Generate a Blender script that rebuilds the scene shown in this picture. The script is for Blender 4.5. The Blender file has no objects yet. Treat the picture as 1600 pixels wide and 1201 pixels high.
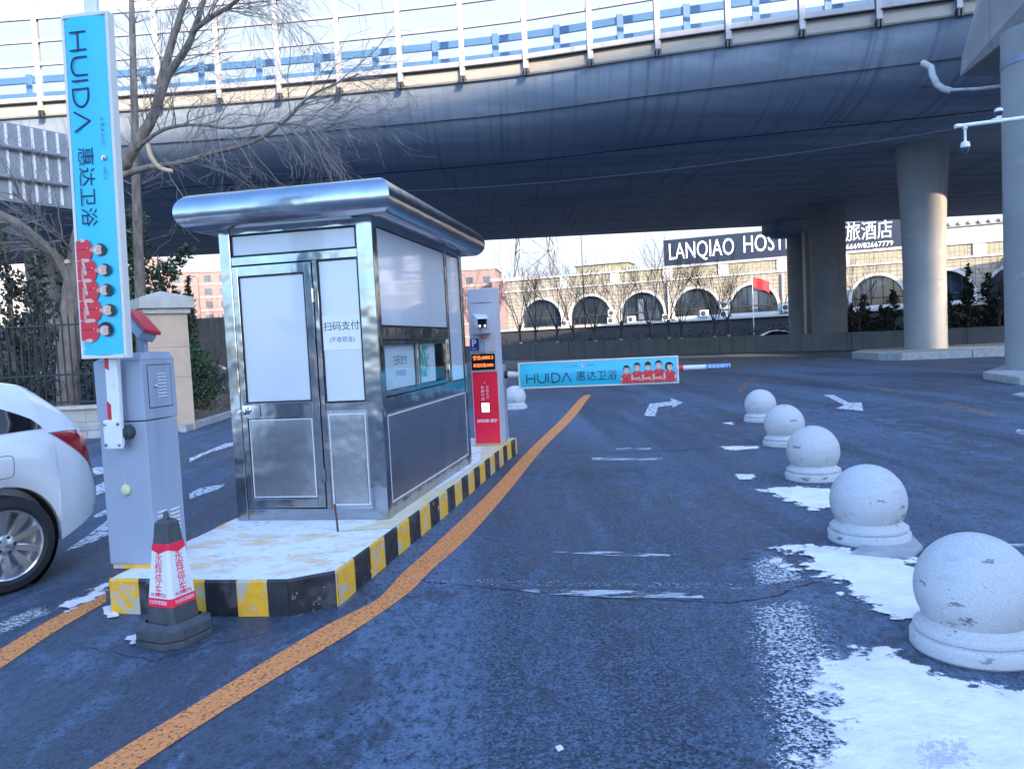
import bpy, bmesh, math, random
from mathutils import Vector, Matrix, Euler, noise as mnoise
R = math.radians
C = bpy.context.scene.collection
SC = bpy.context.scene

# ------------------------------------------------------------------ camera
FPX, CX, CY, EYE = 1202.0, 800.0, 600.5, 1.5          # focal length in photo pixels, eye height in metres
PITCH, ROLL = R(3.12), R(2.9)
FW = Vector((0, math.cos(PITCH), -math.sin(PITCH))); RT = Vector((1, 0, 0)); UP = RT.cross(FW)
R2 = math.cos(ROLL)*RT - math.sin(ROLL)*UP
U2 = math.cos(ROLL)*UP + math.sin(ROLL)*RT
EP = Vector((0, 0, EYE))
cam = bpy.data.cameras.new('camera'); co = bpy.data.objects.new('camera', cam); C.objects.link(co)
cam.sensor_width = 36; cam.lens = 36*FPX/1600; cam.clip_start = .05; cam.clip_end = 2000
co.matrix_world = Matrix(((R2.x, U2.x, -FW.x, 0), (R2.y, U2.y, -FW.y, 0), (R2.z, U2.z, -FW.z, EYE), (0, 0, 0, 1)))
SC.camera = co

def ray(u, v): return FW + R2*((u-CX)/FPX) - U2*((v-CY)/FPX)
def G(u, v, z=0.0):                                     # where a pixel meets the level z
    d = ray(u, v); return EP + d*((z-EYE)/d.z)
def GY(u, v, y):                                        # where a pixel meets the depth y
    d = ray(u, v); return EP + d*(y/d.y)

# ------------------------------------------------------------------ light
SUN_EL, SUN_AZ = R(18), R(150)                          # azimuth clockwise from +Y (the viewing direction)
w = bpy.data.worlds.new('World'); SC.world = w; w.use_nodes = True
nt = w.node_tree; bg = nt.nodes['Background']
sky = nt.nodes.new('ShaderNodeTexSky'); sky.sky_type = 'NISHITA'; sky.sun_disc = False
sky.sun_elevation = SUN_EL; sky.sun_rotation = SUN_AZ; sky.air_density = 1.0; sky.dust_density = 2.5; sky.ozone_density = 6.2
bg.inputs[1].default_value = .15
def wn(t, **k):
    n = nt.nodes.new(t)
    for a, b in k.items(): setattr(n, a, b)
    return n
def wrange(sock, a, b, c=0.0, d=1.0):
    n = wn('ShaderNodeMapRange', interpolation_type='SMOOTHSTEP'); nt.links.new(sock, n.inputs[0])
    for i, v in enumerate((a, b, c, d)): n.inputs[i+1].default_value = v
    return n.outputs[0]
def wmul(a, b):
    n = wn('ShaderNodeMath', operation='MULTIPLY'); nt.links.new(a, n.inputs[0]); nt.links.new(b, n.inputs[1]); return n.outputs[0]
wc = wn('ShaderNodeTexCoord'); ws = wn('ShaderNodeSeparateXYZ'); nt.links.new(wc.outputs['Generated'], ws.inputs[0])   # thin bright cloud over the far half of the sky
wz_ = wn('ShaderNodeTexNoise'); wz_.inputs['Scale'].default_value = 2.2; wz_.inputs['Detail'].default_value = 7; nt.links.new(wc.outputs['Generated'], wz_.inputs['Vector'])
veil = wmul(wmul(wrange(ws.outputs[2], .78, .50), wrange(ws.outputs[1], -.1, .35)), wrange(wz_.outputs[0], .25, .50, .70, 1.0))
wx = wn('ShaderNodeMix', data_type='RGBA'); nt.links.new(veil, wx.inputs[0]); nt.links.new(sky.outputs[0], wx.inputs[6]); wx.inputs[7].default_value = (1.12, 1.18, 1.28, 1)
nt.links.new(wx.outputs[2], bg.inputs[0])
sl = bpy.data.lights.new('sun', 'SUN'); sl.energy = 2.0; sl.angle = R(.53); sl.color = (1, .78, .52)
so = bpy.data.objects.new('sun', sl); C.objects.link(so)
tosun = Vector((math.sin(SUN_AZ)*math.cos(SUN_EL), math.cos(SUN_AZ)*math.cos(SUN_EL), math.sin(SUN_EL)))
so.rotation_euler = (-tosun).to_track_quat('-Z', 'Y').to_euler(); so.location = (0, 0, 60)
SC.view_settings.view_transform = 'Standard'; SC.view_settings.look = 'None'; SC.view_settings.gamma = 1
SC.view_settings.exposure = 2.62
SC.render.engine = 'CYCLES'

# ------------------------------------------------------------------ helpers
class MB:
    def __init__(s): s.v = []; s.f = []; s.m = []; s.M = Matrix.Identity(4)
    def add(s, vs, fs, mi=0):
        o = len(s.v); s.v += [tuple(s.M @ Vector(p)) for p in vs]
        s.f += [tuple(i+o for i in f) for f in fs]
        s.m += [mi]*len(fs) if isinstance(mi, int) else mi
        return s
    def box(s, x0, x1, y0, y1, z0, z1, mi=0):
        vs = [(x, y, z) for z in (z0, z1) for x, y in ((x0, y0), (x1, y0), (x1, y1), (x0, y1))]
        return s.add(vs, [(3, 2, 1, 0), (4, 5, 6, 7), (0, 1, 5, 4), (1, 2, 6, 5), (2, 3, 7, 6), (3, 0, 4, 7)], mi)
    def bar(s, a, b, wx, wz, mi=0):                      # rectangular bar from a to b
        a = Vector(a); b = Vector(b); d = (b-a).normalized()
        n = Vector((0, 0, 1)) if abs(d.z) < .95 else Vector((0, 1, 0))
        r = d.cross(n).normalized()*wx/2; u = r.cross(d).normalized()*wz/2
        vs = [p+i*r+j*u for p in (a, b) for i, j in ((-1, -1), (1, -1), (1, 1), (-1, 1))]
        return s.add(vs, [(0, 1, 2, 3), (7, 6, 5, 4), (0, 4, 5, 1), (1, 5, 6, 2), (2, 6, 7, 3), (3, 7, 4, 0)], mi)
    def tube(s, pts, rad, n=8, mi=0, cap=True):
        pts = [Vector(p) for p in pts]; k = len(pts)
        if not isinstance(rad, (list, tuple)): rad = [rad]*k
        vs = []; ref = None
        for i, p in enumerate(pts):
            d = (pts[min(i+1, k-1)]-pts[max(i-1, 0)])
            d = d.normalized() if d.length > 1e-9 else Vector((0, 0, 1))
            if ref is None: ref = Vector((0, 0, 1)) if abs(d.z) < .9 else Vector((1, 0, 0))
            a = d.cross(ref)
            if a.length < 1e-4: a = d.cross(Vector((.3, .8, .5)))
            a.normalize(); b = a.cross(d).normalized(); ref = d.cross(a)*-1 if False else b
            for j in range(n):
                t = 2*math.pi*j/n; vs.append(p+(a*math.cos(t)+b*math.sin(t))*rad[i])
        fs = [(i*n+j, i*n+(j+1) % n, (i+1)*n+(j+1) % n, (i+1)*n+j) for i in range(k-1) for j in range(n)]
        if cap: fs += [tuple(range(n))[::-1], tuple((k-1)*n+j for j in range(n))]
        return s.add(vs, fs, mi)
    def lathe(s, prof, n=32, c=(0, 0, 0), mi=0, cap=True):
        vs = [(c[0]+r*math.cos(2*math.pi*j/n), c[1]+r*math.sin(2*math.pi*j/n), c[2]+z) for r, z in prof for j in range(n)]
        k = len(prof)
        fs = [(i*n+j, i*n+(j+1) % n, (i+1)*n+(j+1) % n, (i+1)*n+j) for i in range(k-1) for j in range(n)]
        if cap: fs += [tuple(range(n))[::-1], tuple((k-1)*n+j for j in range(n))]
        return s.add(vs, fs, mi)
    def prism(s, poly, z0, z1, mi=0, mt=None):
        n = len(poly)
        vs = [(p[0], p[1], z0) for p in poly]+[(p[0], p[1], z1) for p in poly]
        fs = [tuple(range(n))[::-1], tuple(range(n, 2*n))]+[(i, (i+1) % n, n+(i+1) % n, n+i) for i in range(n)]
        ms = [mi, mi if mt is None else mt]+[mi]*n
        return s.add(vs, fs, ms)
    def build(s, name, mats, parent=None, smooth=None, bevel=None, fixn=False):
        me = bpy.data.meshes.new(name); me.from_pydata(s.v, [], s.f)
        if not isinstance(mats, (list, tuple)): mats = [mats]
        for m in mats: me.materials.append(m)
        if len(mats) > 1:
            for p, i in zip(me.polygons, s.m): p.material_index = i
        if fixn:
            bm = bmesh.new(); bm.from_mesh(me); bmesh.ops.recalc_face_normals(bm, faces=bm.faces); bm.to_mesh(me); bm.free()
        if smooth is not None:
            for p in me.polygons: p.use_smooth = True
            me.set_sharp_from_angle(angle=R(smooth))
        me.update()
        o = bpy.data.objects.new(name, me); C.objects.link(o)
        if parent: o.parent = parent
        if bevel:
            b = o.modifiers.new('bevel', 'BEVEL'); b.width = bevel; b.segments = 2; b.limit_method = 'ANGLE'; b.angle_limit = R(40)
        return o

def tag(o, label=None, cat=None, group=None, kind=None):
    if label: o['label'] = label
    if cat: o['category'] = cat
    if group: o['group'] = group
    if kind: o['kind'] = kind
    return o
def thing(name, label, cat, loc=(0, 0, 0), rz=0, group=None):
    o = bpy.data.objects.new(name, None); C.objects.link(o); o.empty_display_size = .2
    o.location = loc; o.rotation_euler = (0, 0, rz)
    return tag(o, label, cat, group)
def dup(o, loc=None, rz=None, label=None, parent=None, scale=None):
    c = o.copy(); C.objects.link(c)
    if parent is not None: c.parent = parent
    if loc is not None: c.location = loc
    if rz is not None: c.rotation_euler = (0, 0, rz)
    if scale is not None: c.scale = scale
    if label: c['label'] = label
    for ch in list(o.children): dup(ch, parent=c)
    return c
DG = None
def text(body, size, M, mat, parent, name='lettering', xs=1.0, bold=0.0, align='CENTER', sp=1.0, depth=0.0):
    cu = bpy.data.curves.new('t', 'FONT'); cu.body = body; cu.size = size; cu.align_x = align; cu.align_y = 'CENTER'
    cu.offset = bold; cu.space_character = sp; cu.resolution_u = 3; cu.extrude = depth
    o = bpy.data.objects.new('t', cu); C.objects.link(o)
    bpy.context.view_layer.update()
    me = bpy.data.meshes.new_from_object(o.evaluated_get(bpy.context.evaluated_depsgraph_get()))
    bpy.data.objects.remove(o); bpy.data.curves.remove(cu)
    me.transform(M @ Matrix.Diagonal((xs, 1, 1, 1)))
    me.materials.clear(); me.materials.append(mat); me.name = name
    r = bpy.data.objects.new(name, me); C.objects.link(r)
    if parent: r.parent = parent
    return r
def fit(o, x0, x1):                                      # stretch lettering to span x0..x1
    xs = [v.co.x for v in o.data.vertices]; a, b = min(xs), max(xs); k = (x1-x0)/(b-a)
    for v in o.data.vertices: v.co.x = x0+(v.co.x-a)*k
    return o
def pieces(o, bevel=None):                               # one object per loose piece
    bm = bmesh.new(); bm.from_mesh(o.data); bmesh.ops.remove_doubles(bm, verts=bm.verts, dist=1e-5); seen = set(); out = []
    bm.verts.ensure_lookup_table()
    for v in bm.verts:
        if v.index in seen: continue
        st = [v]; isl = []; seen.add(v.index)
        while st:
            a = st.pop(); isl.append(a)
            for e in a.link_edges:
                b = e.other_vert(a)
                if b.index not in seen: seen.add(b.index); st.append(b)
        out.append([x.index for x in isl])
    for ix in out:
        b2 = bm.copy(); keep = set(ix); bmesh.ops.delete(b2, geom=[x for x in b2.verts if x.index not in keep], context='VERTS')
        me = bpy.data.meshes.new(o.name); b2.to_mesh(me); b2.free()
        for m in o.data.materials: me.materials.append(m)
        r = bpy.data.objects.new(o.name.split('.')[0], me); C.objects.link(r); r.parent = o.parent
        if bevel: md = r.modifiers.new('bevel', 'BEVEL'); md.width = bevel; md.segments = 2; md.limit_method = 'ANGLE'
    bm.free(); nm = o.name; bpy.data.objects.remove(o)
def join(objs, name):                                    # merge several small meshes into one
    bm = bmesh.new(); mats = []
    for o in objs:
        off = {}
        for i, m in enumerate(o.data.materials):
            if m not in mats: mats.append(m)
            off[i] = mats.index(m)
        n0 = len(bm.faces); bm.from_mesh(o.data); bm.faces.ensure_lookup_table()
        for f in bm.faces[n0:]: f.material_index = off.get(f.material_index, 0)
    me = bpy.data.meshes.new(name); bm.to_mesh(me); bm.free()
    for m in mats: me.materials.append(m)
    par = objs[0].parent
    for o in objs: bpy.data.objects.remove(o)
    r = bpy.data.objects.new(name, me); C.objects.link(r)
    if par: r.parent = par
    return r
FRONT = Matrix.Rotation(R(90), 4, 'X')                   # lettering on a face that looks towards -Y
def at(x, y, z, M=FRONT): return Matrix.Translation((x, y, z)) @ M
SIDE = Matrix.Rotation(R(90), 4, 'Z') @ FRONT            # lettering on a face that looks towards +X

# ------------------------------------------------------------------ materials
def P(name, col, rough=.6, metal=0.0, var=None, bump=None, chip=None, coat=0, spec=.5, emis=None, alpha=None, streak=None, stretch=(1, 1, 1), smap=(1, 1, .06)):
    m = bpy.data.materials.new(name); m.use_nodes = True
    N = m.node_tree.nodes; L = m.node_tree.links; b = N['Principled BSDF']
    b.inputs['Base Color'].default_value = (*col, 1); b.inputs['Roughness'].default_value = rough
    b.inputs['Metallic'].default_value = metal; b.inputs['Coat Weight'].default_value = coat
    b.inputs['Coat Roughness'].default_value = .05; b.inputs['Specular IOR Level'].default_value = spec
    tc = N.new('ShaderNodeTexCoord'); mp = N.new('ShaderNodeMapping'); L.new(tc.outputs['Object'], mp.inputs[0]); mp.inputs['Scale'].default_value = stretch
    src = None
    def nz(scale, detail=4, rough=.55):
        n = N.new('ShaderNodeTexNoise'); n.inputs['Scale'].default_value = scale; n.inputs['Detail'].default_value = detail; n.inputs['Roughness'].default_value = rough
        L.new(mp.outputs[0], n.inputs['Vector']); return n
    def ramp(fac, lo, hi):
        r = N.new('ShaderNodeMapRange'); r.inputs[1].default_value = lo; r.inputs[2].default_value = hi; r.clamp = True
        L.new(fac, r.inputs[0]); return r.outputs[0]
    def mix(fac, a, c):
        x = N.new('ShaderNodeMix'); x.data_type = 'RGBA'; L.new(fac, x.inputs[0])
        for sock, val in ((x.inputs[6], a), (x.inputs[7], c)):
            if isinstance(val, tuple): sock.default_value = (*val, 1)
            else: L.new(val, sock)
        return x.outputs[2]
    src = tuple(col)
    if var:
        scale, c2 = var[0], var[1]
        lo, hi = (var[2], var[3]) if len(var) > 2 else (.35, .65)
        src = mix(ramp(nz(scale, 6).outputs[0], lo, hi), src, tuple(c2))
    if streak:
        scale, c2, lo, hi = streak
        n = N.new('ShaderNodeTexNoise'); n.inputs['Scale'].default_value = scale; n.inputs['Detail'].default_value = 5
        m2 = N.new('ShaderNodeMapping'); m2.inputs['Scale'].default_value = smap; L.new(tc.outputs['Object'], m2.inputs[0]); L.new(m2.outputs[0], n.inputs['Vector'])
        src = mix(ramp(n.outputs[0], lo, hi), src, tuple(c2))
    if chip:
        for (scale, c2, lo, hi) in (chip if isinstance(chip, list) else [chip]):
            src = mix(ramp(nz(scale, 8, .65).outputs[0], lo, hi), src, tuple(c2))
    if not isinstance(src, tuple): L.new(src, b.inputs['Base Color'])
    if bump:
        n = nz(bump[0], 4); bp = N.new('ShaderNodeBump'); bp.inputs['Strength'].default_value = bump[1]; bp.inputs['Distance'].default_value = bump[2] if len(bump) > 2 else .01
        L.new(n.outputs[0], bp.inputs['Height']); L.new(bp.outputs[0], b.inputs['Normal'])
    if emis: b.inputs['Emission Color'].default_value = (*emis[0], 1); b.inputs['Emission Strength'].default_value = emis[1]
    if alpha:                                            # (scale, lo, hi): worn away where the noise is low
        L.new(ramp(nz(alpha[0], 8, .7).outputs[0], alpha[1], alpha[2]), b.inputs['Alpha'])
    return m

def cov_mat(name, col, scale=14, amt=.9, rough=.7, bump=None, c2=None):   # patch whose outline breaks up with noise; 'cov' is stored per vertex
    m = bpy.data.materials.new(name); m.use_nodes = True
    N = m.node_tree.nodes; L = m.node_tree.links; b = N['Principled BSDF']
    b.inputs['Base Color'].default_value = (*col, 1); b.inputs['Roughness'].default_value = rough
    a = N.new('ShaderNodeAttribute'); a.attribute_name = 'cov'
    tc = N.new('ShaderNodeTexCoord')
    n = N.new('ShaderNodeTexNoise'); n.inputs['Scale'].default_value = scale; n.inputs['Detail'].default_value = 9; n.inputs['Roughness'].default_value = .68
    L.new(tc.outputs['Object'], n.inputs['Vector'])
    mu = N.new('ShaderNodeMath'); mu.operation = 'MULTIPLY_ADD'; L.new(n.outputs[0], mu.inputs[0]); mu.inputs[1].default_value = amt; mu.inputs[2].default_value = -amt/2
    ad = N.new('ShaderNodeMath'); ad.operation = 'ADD'; L.new(mu.outputs[0], ad.inputs[0]); L.new(a.outputs['Fac'], ad.inputs[1])
    r = N.new('ShaderNodeMapRange'); r.inputs[1].default_value = .46; r.inputs[2].default_value = .56; L.new(ad.outputs[0], r.inputs[0])
    L.new(r.outputs[0], b.inputs['Alpha'])
    if c2:
        n2 = N.new('ShaderNodeTexNoise'); n2.inputs['Scale'].default_value = 5; n2.inputs['Detail'].default_value = 6; L.new(tc.outputs['Object'], n2.inputs['Vector'])
        rr = N.new('ShaderNodeMapRange'); rr.inputs[1].default_value = .4; rr.inputs[2].default_value = .7; L.new(n2.outputs[0], rr.inputs[0])
        x = N.new('ShaderNodeMix'); x.data_type = 'RGBA'; L.new(rr.outputs[0], x.inputs[0]); x.inputs[6].default_value = (*col, 1); x.inputs[7].default_value = (*c2, 1)
        L.new(x.outputs[2], b.inputs['Base Color'])
    if bump:
        n3 = N.new('ShaderNodeTexNoise'); n3.inputs['Scale'].default_value = bump[0]; n3.inputs['Detail'].default_value = 6; L.new(tc.outputs['Object'], n3.inputs['Vector'])
        bp = N.new('ShaderNodeBump'); bp.inputs['Strength'].default_value = bump[1]; bp.inputs['Distance'].default_value = .02
        L.new(n3.outputs[0], bp.inputs['Height']); L.new(bp.outputs[0], b.inputs['Normal'])
    return m

def asphalt_mat():
    m = bpy.data.materials.new('asphalt'); m.use_nodes = True
    N = m.node_tree.nodes; L = m.node_tree.links; b = N['Principled BSDF']
    tc = N.new('ShaderNodeTexCoord')
    def nz(scale, st=(1, 1, 1), det=5, ro=.55):
        mp = N.new('ShaderNodeMapping'); mp.inputs['Scale'].default_value = st; L.new(tc.outputs['Object'], mp.inputs[0])
        n = N.new('ShaderNodeTexNoise'); n.inputs['Scale'].default_value = scale; n.inputs['Detail'].default_value = det; n.inputs['Roughness'].default_value = ro
        L.new(mp.outputs[0], n.inputs['Vector']); return n.outputs[0]
    def rg(f, a, c, lo=0, hi=1):
        r = N.new('ShaderNodeMapRange'); r.inputs[1].default_value = a; r.inputs[2].default_value = c; r.inputs[3].default_value = lo; r.inputs[4].default_value = hi; L.new(f, r.inputs[0]); return r.outputs[0]
    def mix(f, a, c, t='MIX'):
        x = N.new('ShaderNodeMix'); x.data_type = 'RGBA'; x.blend_type = t
        if isinstance(f, float): x.inputs[0].default_value = f
        else: L.new(f, x.inputs[0])
        for s, v in ((x.inputs[6], a), (x.inputs[7], c)):
            if isinstance(v, tuple): s.default_value = (*v, 1)
            else: L.new(v, s)
        return x.outputs[2]
    def mul(a, c):
        x = N.new('ShaderNodeMath'); x.operation = 'MULTIPLY'; L.new(a, x.inputs[0])
        if isinstance(c, float): x.inputs[1].default_value = c
        else: L.new(c, x.inputs[1])
        return x.outputs[0]
    vor = N.new('ShaderNodeTexVoronoi'); vor.inputs['Scale'].default_value = 85; L.new(tc.outputs['Object'], vor.inputs['Vector'])
    agg = rg(vor.outputs['Color'], .25, .9)
    fine = nz(160, det=3)
    base = mix(agg, (.004, .007, .014), (.112, .172, .258))
    base = mix(rg(fine, .5, .8), base, (.020, .026, .036))
    # salt bloom left in the open texture, in tracks along the lane
    trk = nz(.95, (1, .06, 1), 5, .6)
    blo = nz(24, (1, .6, 1), 9, .72)
    bloom = mul(rg(trk, .40, .58), rg(blo, .40, .54))
    base = mix(mul(bloom, .9), base, (.125, .182, .270))
    # damp dark blotches
    damp0 = nz(5.5, (1, .45, 1), 10, .78); dmask = nz(.6, (1, .22, 1), 3, .5); damp = mul(damp0, rg(dmask, .38, .60, .84, 1.20))
    base = mix(mul(rg(damp, .50, .57), .6), base, (.015, .020, .030))
    # larger tone drift
    dr = nz(.22, (1, .6, 1), 3)
    base = mix(rg(dr, .35, .65, 0, .5), base, (.080, .108, .150))
    # stray flecks of salt and grit
    fl = nz(38, (1, .8, 1), 2)
    base = mix(rg(fl, .74, .78, 0, .8), base, (.40, .41, .43))
    speck = nz(62, (1, .8, 1), 4, .7)
    base = mix(mul(rg(speck, .55, .60), .6), base, (.008, .011, .017))
    # hairline cracks
    wv = N.new('ShaderNodeTexVoronoi'); wv.feature = 'DISTANCE_TO_EDGE'; wv.inputs['Scale'].default_value = .33
    nx = N.new('ShaderNodeMix'); nx.data_type = 'RGBA'; nx.inputs[0].default_value = .25
    nn = N.new('ShaderNodeTexNoise'); nn.inputs['Scale'].default_value = 2.2; nn.inputs['Detail'].default_value = 6; L.new(tc.outputs['Object'], nn.inputs['Vector'])
    L.new(tc.outputs['Object'], nx.inputs[6]); L.new(nn.outputs['Color'], nx.inputs[7]); L.new(nx.outputs[2], wv.inputs['Vector'])
    base = mix(rg(wv.outputs['Distance'], .0, .0028, .45, 0), base, (.012, .012, .013))
    L.new(base, b.inputs['Base Color'])
    L.new(rg(damp, .5, .66, .72, .5), b.inputs['Roughness']); b.inputs['Specular IOR Level'].default_value = .45
    bp = N.new('ShaderNodeBump'); bp.inputs['Strength'].default_value = .55; bp.inputs['Distance'].default_value = .006
    L.new(vor.outputs['Distance'], bp.inputs['Height'])
    L.new(bp.outputs[0], b.inputs['Normal'])
    return m

def glass_mat(name, tint=(.93, .97, .98), refl=.10):
    m = bpy.data.materials.new(name); m.use_nodes = True; N = m.node_tree.nodes; L = m.node_tree.links
    N.remove(N['Principled BSDF']); out = N['Material Output']
    t = N.new('ShaderNodeBsdfTransparent'); t.inputs[0].default_value = (*tint, 1)
    g = N.new('ShaderNodeBsdfGlossy'); g.inputs['Roughness'].default_value = .03
    lw = N.new('ShaderNodeLayerWeight'); lw.inputs[0].default_value = .5
    pw_ = N.new('ShaderNodeMath'); pw_.operation = 'POWER'; pw_.inputs[1].default_value = 5; L.new(lw.outputs['Facing'], pw_.inputs[0])
    ml = N.new('ShaderNodeMath'); ml.operation = 'MULTIPLY_ADD'; ml.inputs[1].default_value = refl*6; ml.inputs[2].default_value = refl*.5; ml.use_clamp = True; L.new(pw_.outputs[0], ml.inputs[0])
    x = N.new('ShaderNodeMixShader'); L.new(ml.outputs[0], x.inputs[0]); L.new(t.outputs[0], x.inputs[1]); L.new(g.outputs[0], x.inputs[2])
    L.new(x.outputs[0], out.inputs[0]); return m

def brick_mat(name, col, mortar, sx, sy, rough=.7, ms=.02, off=0.0, c2=None, vertical=True):
    m = bpy.data.materials.new(name); m.use_nodes = True; N = m.node_tree.nodes; L = m.node_tree.links; b = N['Principled BSDF']
    tc = N.new('ShaderNodeTexCoord'); sep = N.new('ShaderNodeSeparateXYZ'); cb = N.new('ShaderNodeCombineXYZ')
    L.new(tc.outputs['Object'], sep.inputs[0])
    if vertical:
        ad = N.new('ShaderNodeMath'); ad.operation = 'ADD'; L.new(sep.outputs[0], ad.inputs[0]); L.new(sep.outputs[1], ad.inputs[1])
        L.new(ad.outputs[0], cb.inputs[0]); L.new(sep.outputs[2], cb.inputs[1])
    else: L.new(sep.outputs[0], cb.inputs[0]); L.new(sep.outputs[1], cb.inputs[1])
    br = N.new('ShaderNodeTexBrick'); L.new(cb.outputs[0], br.inputs['Vector'])
    br.offset = off; br.inputs['Scale'].default_value = 1; br.inputs['Mortar Size'].default_value = ms; br.inputs['Brick Width'].default_value = sx; br.inputs['Row Height'].default_value = sy
    br.inputs['Color1'].default_value = (*col, 1); br.inputs['Color2'].default_value = (*(c2 or col), 1); br.inputs['Mortar'].default_value = (*mortar, 1)
    n = N.new('ShaderNodeTexNoise'); n.inputs['Scale'].default_value = 3; n.inputs['Detail'].default_value = 6; L.new(tc.outputs['Object'], n.inputs['Vector'])
    r = N.new('ShaderNodeMapRange'); r.inputs[1].default_value = .3; r.inputs[2].default_value = .75; r.inputs[3].default_value = .8; r.inputs[4].default_value = 1.1; L.new(n.outputs[0], r.inputs[0])
    x = N.new('ShaderNodeMix'); x.data_type = 'RGBA'; x.blend_type = 'MULTIPLY'; x.inputs[0].default_value = 1; L.new(br.outputs[0], x.inputs[6]); L.new(r.outputs[0], x.inputs[7])
    L.new(x.outputs[2], b.inputs['Base Color']); b.inputs['Roughness'].default_value = rough
    return m

def steel_mat(name, rough, aniso=0.0, col=(.52, .53, .54), brush=None, dents=.02):
    m = bpy.data.materials.new(name); m.use_nodes = True; N = m.node_tree.nodes; L = m.node_tree.links; b = N['Principled BSDF']
    b.inputs['Base Color'].default_value = (*col, 1); b.inputs['Metallic'].default_value = 1; b.inputs['Roughness'].default_value = rough
    tc = N.new('ShaderNodeTexCoord'); mp = N.new('ShaderNodeMapping'); L.new(tc.outputs['Object'], mp.inputs[0])
    mp.inputs['Scale'].default_value = brush or (1, 1, 1)
    n = N.new('ShaderNodeTexNoise'); n.inputs['Scale'].default_value = 6; n.inputs['Detail'].default_value = 5; L.new(mp.outputs[0], n.inputs['Vector'])
    r = N.new('ShaderNodeMapRange'); r.inputs[1].default_value = .3; r.inputs[2].default_value = .7; r.inputs[3].default_value = rough*.75; r.inputs[4].default_value = rough*1.35; L.new(n.outputs[0], r.inputs[0]); L.new(r.outputs[0], b.inputs['Roughness'])
    n2 = N.new('ShaderNodeTexNoise'); n2.inputs['Scale'].default_value = 3.5; n2.inputs['Detail'].default_value = 2; L.new(tc.outputs['Object'], n2.inputs['Vector'])
    bp = N.new('ShaderNodeBump'); bp.inputs['Strength'].default_value = 1; bp.inputs['Distance'].default_value = dents; L.new(n2.outputs[0], bp.inputs['Height']); L.new(bp.outputs[0], b.inputs['Normal'])
    # smudges
    n3 = N.new('ShaderNodeTexNoise'); n3.inputs['Scale'].default_value = 2.1; n3.inputs['Detail'].default_value = 7; L.new(tc.outputs['Object'], n3.inputs['Vector'])
    rr = N.new('ShaderNodeMapRange'); rr.inputs[1].default_value = .45; rr.inputs[2].default_value = .75; L.new(n3.outputs[0], rr.inputs[0])
    x = N.new('ShaderNodeMix'); x.data_type = 'RGBA'; L.new(rr.outputs[0], x.inputs[0]); x.inputs[6].default_value = (*col, 1); x.inputs[7].default_value = (col[0]*.72, col[1]*.72, col[2]*.72, 1); L.new(x.outputs[2], b.inputs['Base Color'])
    return m

M = {}
M['asphalt'] = asphalt_mat()
M['concrete'] = P('concrete', (.27, .33, .41), .9, var=(1.1, (.20, .25, .32), .40, .60), streak=(4.5, (.16, .20, .26), .54, .70), smap=(1, .02, .02), stretch=(.10, 1, 1), bump=(30, .3, .006), chip=(.9, (.12, .13, .145), .66, .72))
M['lip'] = P('lip_concrete', (.29, .275, .245), .85, var=(.7, (.25, .24, .215)), streak=(2.2, (.30, .28, .26), .58, .74))
M['pier'] = P('pier_concrete', (.33, .33, .325), .85, var=(.6, (.27, .27, .265)), streak=(1.4, (.22, .22, .22), .58, .72), bump=(25, .2, .006), chip=(2.2, (.38, .38, .37), .62, .68))
M['kerbstone'] = P('kerbstone', (.42, .42, .41), .8, var=(6, (.30, .30, .30)), bump=(60, .3, .004))
M['granite'] = P('granite', (.60, .60, .59), .75, var=(150, (.38, .38, .39), .42, .66), bump=(120, .2, .002), chip=[(6.5, (.46, .46, .46), .55, .68), (3.6, (.13, .13, .14), .62, .64), (8, (.22, .22, .23), .63, .65), (1.6, (.46, .46, .45), .52, .66)], stretch=(1, 1, 2.6))
M['yellow'] = P('kerb_yellow', (.93, .47, .012), .6, var=(14, (.78, .41, .03)), chip=[(9, (.50, .46, .38), .53, .60), (26, (.50, .48, .44), .60, .64)])
M['black'] = P('kerb_black', (.011, .013, .017), .55, var=(9, (.03, .03, .034)), chip=[(12, (.42, .36, .22), .62, .66), (5, (.07, .07, .075), .52, .62)])
M['island_top'] = P('island_top', (.80, .80, .81), .75, chip=[(2.6, (.78, .57, .33), .51, .62), (16, (.50, .44, .34), .58, .66), (5, (.66, .62, .56), .56, .64)], stretch=(1, 1.6, 1), bump=(20, .3, .006))
M['island_yel'] = P('island_cream', (.72, .56, .30), .75, var=(5, (.74, .64, .46)), chip=(10, (.75, .74, .72), .58, .66))
M['steel'] = steel_mat('steel_frame', .15, dents=.014, col=(.44, .45, .465))
M['steel_panel'] = steel_mat('steel_panel', .25, brush=(60, 60, 60), dents=.012, col=(.52, .53, .545))
M['steel_roof'] = steel_mat('steel_roof', .19, brush=(.5, 40, 40), dents=.008, col=(.56, .57, .59))
M['film'] = P('window_film', (.70, .72, .74), .3, coat=1, var=(1.2, (.64, .67, .70)), spec=.5)
M['film_side'] = P('window_film_side', (.74, .80, .85), .25, coat=1, var=(.9, (.60, .67, .74)), spec=.8); M['film_side'].node_tree.nodes['Principled BSDF'].inputs['Coat IOR'].default_value = 1.75
M['glass'] = glass_mat('clear_glass', (.93, .97, .98), .08)
M['barrier_glass'] = glass_mat('barrier_panel', (.94, .97, .985), .05)
M['rubber'] = P('rubber', (.014, .014, .015), .5)
M['paper'] = P('paper', (.80, .80, .78), .6)
M['ink'] = P('ink', (.012, .013, .018), .6)
M['navy_ink'] = P('navy_ink', (.006, .022, .075), .5)
M['grey_ink'] = P('grey_ink', (.05, .12, .18), .5)
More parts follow.
